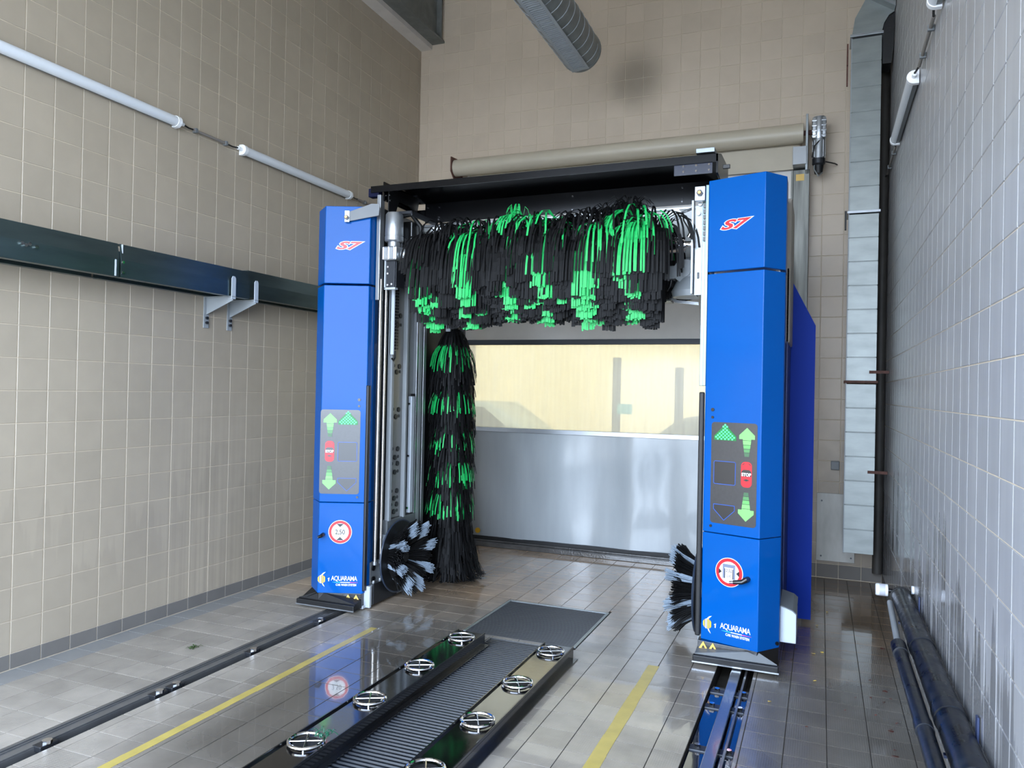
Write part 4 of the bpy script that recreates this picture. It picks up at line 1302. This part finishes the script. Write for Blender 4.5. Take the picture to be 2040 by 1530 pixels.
obj('bolt_tip', MB().tube([(-0.728, 4.842, 2.91), (-0.728, 4.83, 2.91)], 0.010, 10), MATS['brass'], rbk)
obj('arm_plate', MB().box(-0.695, -0.66, 4.88, 4.96, 2.86, 2.95), BLUE, rbk, bev=0.003)

# ---- right carriage column
rc = obj('carriage_column', MB().box(-0.765, -0.715, 4.945, 4.955, 2.28, 2.855).box(-0.765, -0.757, 4.955, 5.05, 2.28, 2.855), WPAINT, gn, bev=0.002)
obj('column_edge', MB().box(-0.790, -0.776, 4.94, 5.0, 2.29, 2.89), WPAINT, rc, bev=0.002)
obj('slot', MB().box(-0.748, -0.736, 4.940, 4.945, 2.385, 2.425), DARKM, rc, bev=0.004)
obj('back_post', MB().box(-0.72, -0.68, 4.93, 5.02, 1.70, 2.95), MATS['greenish_steel'], gn, bev=0.002)
for (x, z) in ((-0.745, 2.80), (-0.735, 2.86)):
    obj('bolt', MB().tube([(x, 4.945, z), (x, 4.925, z)], 0.013, 8), ALU, rc)
cl2 = MB()
for k in range(7): cl2.box(-0.712, -0.698, 4.91, 4.935, 2.62 + k * 0.035, 2.645 + k * 0.035)
obj('cable_chain', cl2, BLACK, rc)

# ---- hood across the top
hx0, hx1 = -3.17, -0.625
prof = [(4.885, 3.160), (4.885, 3.112), (4.897, 3.112), (4.897, 3.140), (5.05, 3.19), (5.38, 3.205), (5.40, 3.140), (5.43, 3.140), (5.43, 3.22), (5.05, 3.205)]
hd = obj('hood', MB().extr([(hx0, y, z) for y, z in prof], (hx1 - hx0, 0, 0)), HOOD, gn)
obj('hood_back_panel', MB().extr([(-2.985, 5.40, 3.135), (-0.70, 5.40, 3.135), (-0.86, 5.40, 2.978), (-2.985, 5.40, 2.978)], (0, 0.01, 0)), HOOD, hd)
obj('hood_slope', MB().extr([(-2.985, 5.18, 3.196), (-2.985, 5.398, 3.132), (-0.66, 5.398, 3.132), (-0.66, 5.18, 3.196)], (0, 0, 0.004)), HOOD, hd)
obj('hood_lip', MB().box(-2.2, -0.80, 4.905, 4.935, 3.128, 3.148), mat('satin_black', (40, 38, 38), 0.25, metal=0.5), hd)
obj('hood_end', MB().extr([(hx1 - 0.01, 4.885, 3.16), (hx1 - 0.01, 4.885, 3.04), (hx1 - 0.01, 5.43, 3.0), (hx1 - 0.01, 5.43, 3.22), (hx1 - 0.01, 5.05, 3.205)], (0.012, 0, 0)), HOOD, hd)
obj('hood_end', MB().box(hx0 + 0.10, hx0 + 0.11, 4.90, 5.38, 3.05, 3.19), HOOD, hd)
obj('side_plate', MB().extr([(-3.045, 4.93, 3.15), (-3.045, 4.93, 2.90), (-3.045, 4.99, 2.90), (-3.045, 5.08, 3.08), (-3.045, 5.22, 3.08), (-3.045, 5.36, 3.05), (-3.045, 5.40, 3.18)], (0.008, 0, 0)), BLACK, hd)
obj('hood_tab', MB().box(-3.10, -2.985, 5.395, 5.41, 3.03, 3.085), HOOD, hd)
obj('end_clamp', MB().box(hx0 - 0.03, hx0 + 0.06, 4.90, 4.96, 3.085, 3.15), mat('navy_steel', (8, 14, 44), 0.5, spec=0.2), hd, bev=0.004)
obj('blue_side_panel', MB().box(-0.90, -0.66, 4.902, 4.908, 3.045, 3.118), mat('navy_gloss', (4, 14, 40), 0.25), hd)
obj('end_hook', MB().box(-0.60, -0.555, 4.93, 4.95, 3.075, 3.10), BLACK, hd, bev=0.003)
obj('top_fitting', MB().box(-0.78, -0.66, 5.0, 5.2, 3.21, 3.24), GALV, hd, bev=0.003)
for (x, z) in ((-0.84, 3.10), (-0.84, 3.065), (-0.76, 3.10), (-0.76, 3.065), (-0.68, 3.10), (-0.68, 3.065)):
    obj('bolt', MB().tube([(x, 4.902, z), (x, 4.892, z)], 0.0065, 8), CHROME, hd)
for x in (-2.96, -2.86, -1.74, -0.93):
    for z in (3.00, 3.02, 3.10):
        obj('bolt', MB().tube([(x, 5.40, z), (x, 5.392, z)], 0.006, 8), CHROME, hd)
for (z) in (3.10, 3.06):
    obj('bolt', MB().tube([(-3.05, 4.95, z), (-3.03, 4.945, z)], 0.007, 8), CHROME, hd)

# ---- dryer housing behind the brush
dh = obj('dryer_housing', MB().box(-3.04, -0.68, 5.46, 5.9, 2.56, 2.972), mat('housing_grey', (214, 216, 214), 0.4), gn, bev=0.004)
obj('housing_rim', MB().box(-3.05, -0.78, 5.44, 5.46, 2.955, 2.975), ALU, dh, bev=0.002)
obj('housing_ledge', MB().box(-1.6, -0.70, 5.36, 5.47, 2.575, 2.60), ALU, dh, bev=0.002)
obj('dryer_nozzle', MB().extr([(-2.95, 5.50, 2.56), (-2.95, 5.86, 2.56), (-2.95, 5.80, 2.33), (-2.95, 5.55, 2.33)], (1.9, 0, 0)), mat('navy_nozzle', (30, 44, 78), 0.35, coat=0.3), dh)
obj('nozzle_lip', MB().box(-2.95, -1.02, 5.53, 5.56, 2.318, 2.332), ALU, dh)
obj('nozzle_cheek', MB().extr([(-1.25, 5.40, 2.60), (-0.86, 5.40, 2.60), (-0.86, 5.40, 2.30), (-0.98, 5.40, 2.30), (-1.22, 5.40, 2.47)], (0, 0.05, 0)), BLACKM, dh)
obj('nozzle_strut', MB().extr([(-1.22, 5.395, 2.48), (-1.20, 5.395, 2.495), (-0.95, 5.395, 2.305), (-0.80, 5.395, 2.285), (-0.80, 5.395, 2.265), (-0.96, 5.395, 2.285)], (0, -0.02, 0)), ALU, dh)
fanm = obj('fan_cone', MB().tube([(-0.83, 5.22, 2.30), (-0.83, 5.22, 2.34), (-0.83, 5.22, 2.42), (-0.83, 5.22, 2.46)], [0.12, 0.13, 0.09, 0.06], 32), LGREY, dh, smooth=True)
obj('fan_motor', MB().tube([(-0.86, 5.14, 2.47), (-0.86, 5.30, 2.47)], 0.078, 28).tube([(-0.86, 5.13, 2.47), (-0.86, 5.14, 2.47)], 0.04, 20), LGREY, dh, smooth=True)
obj('terminal_box', MB().box(-1.0, -0.925, 5.15, 5.26, 2.42, 2.51), LGREY, dh, bev=0.008)
obj('motor_cable', MB().tube([(-0.96, 5.2, 2.42), (-0.965, 5.2, 2.38), (-0.99, 5.22, 2.35)], 0.010, 8), BLACK, dh, smooth=True)
obj('guide_roller', MB().tube([(-0.925, 5.10, 2.845), (-0.925, 5.12, 2.845)], 0.040, 24).tube([(-0.925, 5.10, 2.845), (-0.925, 5.09, 2.845)], 0.015, 16), PLASTW, dh, smooth=True)
obj('roller_arm', MB().tube([(-0.92, 5.12, 2.845), (-0.84, 5.10, 2.865), (-0.80, 5.05, 2.865)], 0.009, 8), ALU, dh)
obj('sensor_cable', MB().tube([(-0.87, 5.08, 2.85), (-0.86, 5.06, 2.79), (-0.83, 5.05, 2.74), (-0.815, 5.05, 2.70)], 0.005, 8), BLACK, dh, smooth=True)
obj('sensor', MB().tube([(-0.80, 5.05, 2.72), (-0.825, 5.05, 2.675)], 0.013, 12), CHROME, dh, smooth=True)
obj('guide_roller', MB().tube([(-2.80, 5.25, 2.88), (-2.80, 5.27, 2.88)], 0.042, 24).tube([(-2.80, 5.25, 2.88), (-2.80, 5.24, 2.88)], 0.015, 16), PLASTW, dh, smooth=True)
obj('roller_arm', MB().tube([(-2.80, 5.27, 2.87), (-2.88, 5.28, 2.83), (-2.90, 5.25, 2.78)], 0.014, 8), ALU, dh)
obj('hose', MB().tube([(-2.99, 5.40, 2.90), (-3.0, 5.38, 2.84), (-3.03, 5.36, 2.80), (-3.04, 5.34, 2.75)], 0.008, 8), BLACK, dh, smooth=True)
obj('hose', MB().tube([(-2.86, 5.36, 2.86), (-2.92, 5.34, 2.84), (-2.94, 5.32, 2.79), (-2.97, 5.3, 2.77)], 0.008, 8), BLACK, dh, smooth=True)
PD = Plane((-1.1, 5.398), (-0.9, 5.398), gn)
PD.poly('hazard_mark', [(-0.02 + 0.11, 2.40), (0.02 + 0.11, 2.40), (0.11, 2.435)], HAZ, dh, 0.002)

# ---- horizontal brush
SY, SZ = 5.02, 2.622
hb_ = obj('horizontal_brush', MB().tube([(-2.80, SY, SZ), (-1.03, SY, SZ)], 0.06, 24), BLACK, gn, smooth=True)
obj('shaft', MB().tube([(-1.02, SY, SZ), (-0.96, SY, SZ)], 0.038, 24).tube([(-0.96, SY, SZ), (-0.84, SY, SZ)], 0.052, 28).tube([(-0.845, SY, SZ), (-0.835, SY, SZ)], 0.046, 24), CHROME, hb_, smooth=True)
obj('shaft_end', MB().tube([(-0.835, SY, SZ), (-0.80, SY, SZ)], 0.022, 16).tube([(-0.80, SY, SZ), (-0.785, SY, SZ), (-0.765, SY, SZ)], [0.030, 0.030, 0.012], 16), CHROME, hb_, smooth=True)
obj('shaft', MB().tube([(-2.92, SY - 0.04, SZ + 0.015), (-2.84, SY, SZ)], 0.045, 24), CHROME, hb_, smooth=True)

def drape(p0, d0, L, stiff, n=7, floor_z=None, jit=0.0):
    """path of a foam strip that leaves p0 along d0 and falls"""
    pts = [p0.copy()]
    d = d0.normalized()
    ds = L / n
    p = p0.copy()
    for i in range(n):
        g = (ds / stiff) * (0.6 + 0.9 * i / n)
        d = d + Vector((R.uniform(-jit, jit), R.uniform(-jit, jit), -g))
        d.normalize()
        p = p + d * ds
        if floor_z is not None and p.z < floor_z: p.z = floor_z + R.uniform(0, 0.01)
        pts.append(p.copy())
    return pts

GB = (-2.64, -2.31, -2.0, -1.757, -1.444, -1.152)
mbs = {}
def put(key, pts, wd, w, t):
    mbs.setdefault(key, MB()).strip(pts, wd, w, t)
def band_of(x):
    for i, g in enumerate(GB):
        if abs(x - g) < 0.047: return ('g', i)
    return ('b', sum(1 for g in GB if g < x))
x = -2.685
while x < -1.0:
    for k in range(17):
        th = math.radians(-75 + k * 13.5)     # 0 = towards the camera side, 90 = up
        xc = x + R.uniform(-0.018, 0.018)
        key = band_of(xc)
        if key[0] == 'g' and R.random() < (0.75 if (key[1] in (0, 2, 3) and k > 8) else 0.10): key = ('b', key[1])
        elif key[0] == 'b' and R.random() < 0.02: key = ('g', min(5, key[1]))
        rad = Vector((0, -math.cos(th), math.sin(th)))
        L = 0.455 + R.uniform(-0.045, 0.03)
        if xc < -2.2 or xc > -1.5: L += 0.03
        stiff = 0.062 + 0.03 * R.random()
        lean = R.uniform(-0.10, 0.10)
        spread = R.uniform(0.2, 0.7)
        ns = 7
        for s in range(ns):
            f = (s - (ns - 1) / 2) / ns
            p0 = Vector((xc + f * 0.075, SY, SZ)) + rad * 0.058
            d0 = rad + Vector((lean + f * 0.35 * spread, 0, 0))
            wd = Vector((1, -f * 0.3, 0)).normalized()
            pts = drape(p0, d0, L + R.uniform(-0.008, 0.006), stiff, 7, jit=0.018)
            put(key, pts, wd, 0.0132, 0.0024)
    x += 0.044
# fringe at both ends, spreading outwards
for xe, sg in ((-2.70, -1), (-1.03, 1)):
    for k in range(110):
        th = math.radians(R.uniform(-70, 140))
        rad = Vector((sg * R.uniform(0.0, 0.25), -math.cos(th), math.sin(th)))
        p0 = Vector((xe + R.uniform(-0.02, 0.02), SY, SZ)) + Vector((0, -math.cos(th), math.sin(th))) * 0.05
        put(('b', 0 if sg < 0 else 6), drape(p0, rad, 0.46 * R.uniform(0.85, 1.05), 0.055, 7, jit=0.03), Vector((1, 0, 0)), 0.010, 0.002)
# tufts that stand up on top of the brush
def tuft(xc, key, zt, n, rad_=0.05, curl=0.10, y=None):
    yy = SY - 0.02 if y is None else y
    for k in range(n):
        a = R.uniform(0, 2 * PI)
        q = rad_ * math.sqrt(R.random())
        p = Vector((xc + q * math.cos(a), yy + q * math.sin(a) * 0.6, SZ + 0.09))
        H = zt - p.z
        top = R.uniform(0.6, 1.0) * H
        out = Vector((math.cos(a), math.sin(a) * 0.7, 0))
        pts = [p, p + Vector((0, 0, top * 0.5)) + out * 0.01, p + Vector((0, 0, top * 0.92)) + out * 0.03, p + Vector((0, 0, top)) + out * curl * 0.45,
               p + Vector((0, 0, top - 0.02)) + out * curl * 0.75, p + Vector((0, 0, top - 0.055)) + out * curl * R.uniform(0.8, 1.15)]
        put(key, pts, Vector((-math.sin(a), math.cos(a), 0)), 0.0105, 0.0022)
tuft(-2.02, ('g', 2), 2.965, 22, 0.024, 0.07)
tuft(-1.84, ('g', 3), 2.835, 20, 0.03, 0.11)
tuft(-1.60, ('b', 4), 2.895, 45, 0.06, 0.11)
tuft(-1.33, ('b', 5), 2.92, 60, 0.07, 0.12)
tuft(-1.21, ('b', 5), 2.965, 60, 0.06, 0.12)
tuft(-2.22, ('b', 2), 2.82, 36, 0.07, 0.12)
tuft(-2.10, ('b', 2), 2.82, 30, 0.06, 0.10)
tuft(-2.45, ('b', 1), 2.80, 20, 0.05, 0.12)
for key in sorted(mbs):
    obj('green_strands' if key[0] == 'g' else 'black_strands', mbs[key], GREENS if key[0] == 'g' else BLACKS, hb_, kind='stuff')

# ---- vertical side brush
VX, VY = -2.945, 5.88
vb = obj('side_brush', MB().tube([(VX, VY, 0.12), (VX, VY, 2.20)], 0.05, 20), BLACK, gn, smooth=True)
obj('brush_cap', MB().tube([(VX, VY, 2.17), (VX, VY, 2.19)], 0.085, 24), BLACKM, vb)
obj('cap_clamp', MB().box(VX - 0.03, VX + 0.01, VY - 0.09, VY - 0.07, 2.135, 2.205), ALU, vb)
obj('brush_hanger', MB().tube([(VX, VY, 2.2), (VX, VY, 2.57)], 0.03, 14), DARKM, vb)
mbs = {}
z = 2.16
GZ = (2.05, 1.71, 1.40, 1.13, 0.85)
while z > 0.10:
    nb = 18
    ph = R.random() * 6
    for k in range(nb):
        a = ph + 2 * PI * k / nb
        rad = Vector((math.cos(a), math.sin(a), 0))
        green = any(abs(z - g) < 0.03 for g in GZ) and R.random() < (0.5 if z > 1.9 else 0.9)
        frac = (2.16 - z) / 2.1
        stiff = 0.062 + 0.035 * R.random() + (0.13 * max(0, (0.60 - z)) / 0.5)
        for s in range(4):
            f = (s - 1.5) / 4
            tang = Vector((-rad.y, rad.x, 0))
            p0 = Vector((VX, VY, z)) + rad * 0.045 + tang * f * 0.03
            d0 = rad + tang * (f * 0.5 + R.uniform(-0.3, 0.3)) + Vector((0, 0, 0.0 if z < 2.1 else -0.6))
            pts = drape(p0, d0, (0.31 + 0.08 * frac) * R.uniform(0.85, 1.08), stiff, 6, floor_z=0.05, jit=0.07)
            put('g' if green else 'b', pts, tang, 0.010, 0.002)
    z -= 0.052
obj('black_strands', mbs['b'], BLACKS, vb, kind='stuff')
obj('green_strands', mbs['g'], GREENS, vb, kind='stuff')

# ---- wheel brushes
def wheel(xc, yc, zc, sg):
    t = obj('wheel_brush', MB().tube([(xc - sg * 0.012, yc, zc), (xc, yc, zc)], 0.275, 40)  .tube([(xc, yc, zc), (xc + sg * 0.06, yc, zc)], [0.09, 0.04], 24), RUBBER, gn, smooth=True)
    obj('rim', MB().torus((xc - sg * 0.004, yc, zc), 0.276, 0.007, 40, 6, 'x'), mat('rim_blue_grey', (44, 54, 70), 0.35), t, smooth=True)
    obj('wheel_axle', MB().tube([(xc - sg * 0.10, yc, zc), (xc - sg * 0.013, yc, zc)], 0.05, 18), WPAINT, t, smooth=True)
    nt_ = 8
    for k in range(nt_ * 2):
        grey = k % 2 == 0
        a0 = 2 * PI * k / (nt_ * 2) + 0.25
        mb = MB()
        cnt = 90 if grey else 150
        for q in range(cnt):
            a = a0 + (R.uniform(-0.10, 0.10) if grey else R.uniform(-0.28, 0.28))
            r0 = R.uniform(0.09, 0.19) if grey else R.uniform(0.05, 0.19)
            r1 = r0 + R.uniform(0.085, 0.11)
            xx = xc + sg * R.uniform(0.0, 0.01)
            dx = sg * (R.uniform(0.155, 0.18) if grey else R.uniform(0.10, 0.14))
            p0 = Vector((xx, yc + r0 * math.cos(a), zc + r0 * math.sin(a)))
            a1 = a + (a - a0) * 0.25 + R.uniform(-0.03, 0.03)
            p1 = Vector((xx + dx, yc + r1 * math.cos(a1), zc + r1 * math.sin(a1)))
            if p1.z < 0.012: p1.z = 0.01
            pm = (p0 + p1) / 2 + Vector((sg * 0.012, 0, 0))
            mb.tube([p0, pm, p1], [0.0026, 0.0026, 0.0022] if grey else [0.004, 0.004, 0.003], 4)
        obj('bristle_tuft', mb, BRISG if grey else BRISB, t, kind='stuff')
wheel(-3.035, 5.20, 0.335, 1)
wheel(-0.745, 5.22, 0.335, -1)

# ------------------------------------------------------------------ pipes along the right wall
bp = thing('drain_pipe', (0.46, 3.0, 0.42), 'thick black pipe running low along the right wall on clamps', 'pipe')
PXb, PZb, PRb = 0.460, 0.468, 0.054
obj('pipe', MB().tube([(PXb, -0.2, PZb), (PXb, 5.06, PZb)], PRb, 28), PIPE, bp, smooth=True)
for y in (2.75, 3.25, 4.1):
    obj('pipe_joint', MB().tube([(PXb, y - 0.05, PZb), (PXb, y - 0.045, PZb), (PXb, y + 0.045, PZb), (PXb, y + 0.05, PZb)], [PRb, PRb + 0.004, PRb + 0.004, PRb], 28), PIPE, bp, smooth=True)
obj('end_cap', MB().tube([(PXb, 5.06, PZb), (PXb, 5.08, PZb)], PRb + 0.004, 28), RUBBER, bp, smooth=True)
M_CL = mat('blue_grey_clamp', (52, 62, 92), 0.4)
for y in (1.2, 3.04, 4.72):
    obj('pipe_clamp', MB().box(0.512, 0.519, y - 0.015, y + 0.015, 0.36, 0.56).box(0.415, 0.519, y - 0.012, y + 0.012, 0.402, 0.412), M_CL, bp)
sp2 = thing('drain_pipe', (0.40, 2.6, 0.42), 'thinner black pipe running in front of the thick black pipe', 'pipe')
PXs, PZs, PRs = 0.366, 0.448, 0.030
obj('pipe', MB().tube([(PXs, -0.2, PZs), (PXs, 4.02, PZs)], PRs, 24), PIPE, sp2, smooth=True)
obj('socket', MB().tube([(PXs, 4.0, PZs), (PXs, 4.14, PZs)], PRs + 0.005, 24), PIPE, sp2, smooth=True)
for y in (2.45, 3.15):
    obj('pipe_joint', MB().tube([(PXs, y - 0.04, PZs), (PXs, y + 0.04, PZs)], PRs + 0.003, 24), PIPE, sp2, smooth=True)
lp2 = thing('waste_pipe', (0.39, 4.6, 0.43), 'thin pale plastic pipe continuing from the end of the thinner black pipe', 'pipe')
obj('pipe', MB().tube([(PXs, 4.14, PZs), (0.390, 4.95, 0.455)], 0.016, 16), LGREY, lp2, smooth=True)
wv = thing('filter_cup', (0.375, 5.14, 0.44), 'white plastic cup on its side at the far end of the thick pipe', 'fitting')
obj('cup', MB().tube([(0.325, 5.14, 0.482), (0.332, 5.14, 0.482), (0.392, 5.14, 0.482)], [0.032, 0.036, 0.036], 24), PLASTW, wv, smooth=True)
obj('label_band', MB().tube([(0.345, 5.14, 0.482), (0.378, 5.14, 0.482)], 0.0365, 24), mat('label_grey', (190, 192, 200), 0.5), wv, smooth=True)
obj('neck', MB().tube([(0.392, 5.14, 0.482), (0.44, 5.14, 0.478), (0.519, 5.14, 0.478)], 0.014, 14), BLACK, wv, smooth=True)
wc = thing('round_fitting', (0.51, 5.0, 0.5), 'small white round cap on the right wall above the end of the thick pipe', 'fitting')
obj('cap', MB().tube([(0.520, 5.0, 0.53), (0.506, 5.0, 0.53)], 0.024, 20), PLASTW, wc, smooth=True)

# ------------------------------------------------------------------ litter on the floor
def scrap(name, x, y, s, m, lab, grp=None):
    n = 7
    pts = []
    a0 = R.uniform(0, 6)
    for k in range(n):
        a = a0 + 2 * PI * k / n
        r = s * R.uniform(0.5, 1.0)
        pts.append((x + r * math.cos(a) * 1.3, y + r * math.sin(a) * 0.7))
    mb = MB()
    vs = [(px, py, 0.001 + R.uniform(0, 0.006)) for px, py in pts]
    vs += [(a, b, c + 0.0015) for a, b, c in vs]
    fs = [tuple(range(n - 1, -1, -1)), tuple(range(n, 2 * n))] + [(i, (i + 1) % n, n + (i + 1) % n, n + i) for i in range(n)]
    mb.add(vs, fs)
    o = obj(name, mb, m)
    return tag(o, lab, 'litter', grp)
gl_ = 'brown leaf scraps beside the black pipes'
for (x, y) in ((0.34, 3.92), (0.36, 3.70), (0.37, 3.62), (0.345, 4.2), (0.36, 4.75), (0.40, 5.55)):
    scrap('leaf_scrap', x, y, 0.016, LEAFM, 'small brown leaf scrap on the wet floor beside the black pipes', gl_)
g2 = 'tiny pale scraps on the dark floor right of the gantry'
for (x, y) in ((0.0, 5.9), (-0.02, 5.25), (-0.01, 4.75), (0.07, 6.3), (-0.23, 4.33), (0.03, 5.3)):
    scrap('paper_scrap', x, y, 0.010, LEAFY, 'tiny pale scrap on the dark wet floor right of the gantry', g2)
g3 = 'tiny dark scraps on the floor right of the gantry'
for k in range(16):
    scrap('leaf_scrap', R.uniform(-0.15, 0.40), R.uniform(3.5, 5.4), 0.007, LEAFM, 'tiny dark leaf speck on the floor right of the gantry', g3)
tg = thing('weed_clump', (-3.60, 3.66, 0), 'small clump of dark green weeds lying on the floor near the left wall', 'litter')
for k in range(16):
    a = R.uniform(0, 6.28)
    L = R.uniform(0.01, 0.035)
    c = Vector((-3.60 + R.uniform(-0.02, 0.02), 3.66 + R.uniform(-0.03, 0.03), 0.001))
    pts = [c, c + Vector((math.cos(a) * L * .5, math.sin(a) * L * .5, 0.012)), c + Vector((math.cos(a) * L, math.sin(a) * L, 0.003))]
    obj('sprig', MB().strip(pts, Vector((-math.sin(a), math.cos(a), 0)), 0.006, 0.0012), LEAFG, tg)
tg2 = thing('weed_clump', (-2.02, 2.82, 0.08), 'tangle of green foam threads caught on the nearest left ring guard', 'litter')
for k in range(22):
    a = R.uniform(0, 6.28)
    L = R.uniform(0.02, 0.045)
    c = Vector((-2.035 + R.uniform(-0.03, 0.03), 2.845 + R.uniform(-0.03, 0.03), BT + 0.0245))
    pts = [c, c + Vector((math.cos(a) * L * .5, math.sin(a) * L * .5, 0.014)), c + Vector((math.cos(a) * L, math.sin(a) * L, 0.004))]
    obj('thread', MB().strip(pts, Vector((-math.sin(a), math.cos(a), 0)), 0.004, 0.0012), mat('dark_green_thread', (24, 84, 60), 0.5), tg2)
tag(obj('fallen_clip', MB().box(-3.40, -3.30, 6.93, 6.99, 0.0, 0.012).box(-3.38, -3.33, 6.90, 6.93, 0.0, 0.02), ALU, bev=0.003), 'flat metal scrap on the floor beside the foot of the side brush', 'litter')

# ------------------------------------------------------------------ outside: forecourt and what shows through the window
CREAM = mat('cream_render', (236, 220, 178), 0.8, var=0.03)
struct('ground', MB().box(-40, 40, 7.75, 60, -0.12, -0.06).box(-40, 40, -40, -0.6, -0.12, -0.06).box(-40, -4.5, -0.6, 7.75, -0.12, -0.06).box(0.8, 40, -0.6, 7.75, -0.12, -0.06), mat('outdoor_concrete', (172, 169, 162), 0.8, var=0.1, vscale=2))
bd = thing('building', (-5, 17, -0.06), 'long cream wall of a building beyond the cars, seen through the cloudy window', 'building')
obj('wall', MB().box(-30, 20, 17, 17.4, -0.06, 5.5), CREAM, bd)
obj('plinth', MB().box(-30, 20, 16.95, 17.0, -0.06, 0.7), MGREY, bd)
for (x, lab, hh) in ((-3.06, 'left dark post in front of the cars outside, seen through the cloudy window', 2.2), (-2.06, 'right dark post outside, seen through the cloudy window', 2.05)):
    pt = thing('outdoor_post', (x, 12, -0.06), lab, 'post', 'posts outside the shutter window')
    obj('post', MB().tube([(x, 12, -0.06), (x, 12, hh)], 0.07, 12), DARKM, pt, smooth=True)
    obj('post_base', MB().box(x - 0.12, x + 0.12, 11.88, 12.12, -0.06, 0.0), DARKM, pt)
sb2 = thing('outdoor_sign', (-2.9, 11.8, 1.3), 'small teal box on the left post outside the window', 'sign')
obj('box', MB().box(-3.0, -2.78, 11.82, 11.92, 1.30, 1.46), mat('teal_sign', (70, 150, 150), 0.5), sb2)

def car(x, y, ln, hgt, m, lab, van=False):
    t = thing('car', (x, y, -0.06), lab, 'car', None)
    z0 = -0.06
    h = hgt
    w2 = 0.85
    if van:
        body = [(-ln / 2, .35), (-ln / 2, h * .62), (-ln / 2 + .15, h * .95), (ln * .18, h), (ln * .32, h * .62), (ln / 2, h * .52), (ln / 2, .35)]
    else:
        body = [(-ln / 2, .3), (-ln / 2, h * .58), (-ln * .42, h * .62), (ln * .22, h * .64), (ln * .45, h * .55), (ln / 2, h * .42), (ln / 2, .3)]
    obj('body', MB().extr([(x + a, y - w2, z0 + b) for a, b in body], (0, 2 * w2, 0)), m, t, bev=0.05, smooth=True)
    gl = mat('car_glass', (40, 48, 52), 0.08)
    if not van:
        def arc(s): return [(-ln * .40 + s, h * .62), (-ln * .28 + s, h * .90), (-ln * .12, h * .995), (ln * .05, h * .985), (ln * .24 - s, h * .63)]
        obj('cabin', MB().extr([(x + a, y - w2 * .86, z0 + b) for a, b in arc(0)], (0, 1.72 * w2, 0)), m, t, bev=0.04, smooth=True)
        win = [(-ln * .34, h * .66), (-ln * .26, h * .87), (-ln * .11, h * .94), (ln * .03, h * .93), (ln * .16, h * .66)]
    else:
        win = [(ln * .02, h * .62), (ln * .02, h * .9), (ln * .16, h * .9), (ln * .26, h * .62)]
    for s in (-1, 1):
        yy = y + s * (w2 * (.862 if not van else 1.0) + 0.004)
        obj('side_window', MB().extr([(x + a, yy, z0 + b) for a, b in win], (0, 0.004 * s, 0)), gl, t)
    for ax in (-ln * .3, ln * .3):
        for s in (-1, 1):
            obj('wheel', MB().tube([(x + ax, y + s * (w2 - 0.18), z0 + .31), (x + ax, y + s * (w2 + 0.01), z0 + .31)], 0.31, 20), RUBBER, t, smooth=True)
car(-5.6, 12.9, 4.1, 1.50, mat('car_silver', (150, 156, 146), 0.3, metal=0.3), 'pale hatchback parked outside, left behind the cloudy window')
car(-1.0, 13.6, 4.3, 1.42, mat('car_dark', (96, 98, 86), 0.3), 'darker saloon parked outside, right of the posts behind the cloudy window')
car(3.2, 15.6, 4.9, 1.95, mat('van_grey', (168, 166, 156), 0.35), 'grey van parked farthest right behind the cloudy window', True)
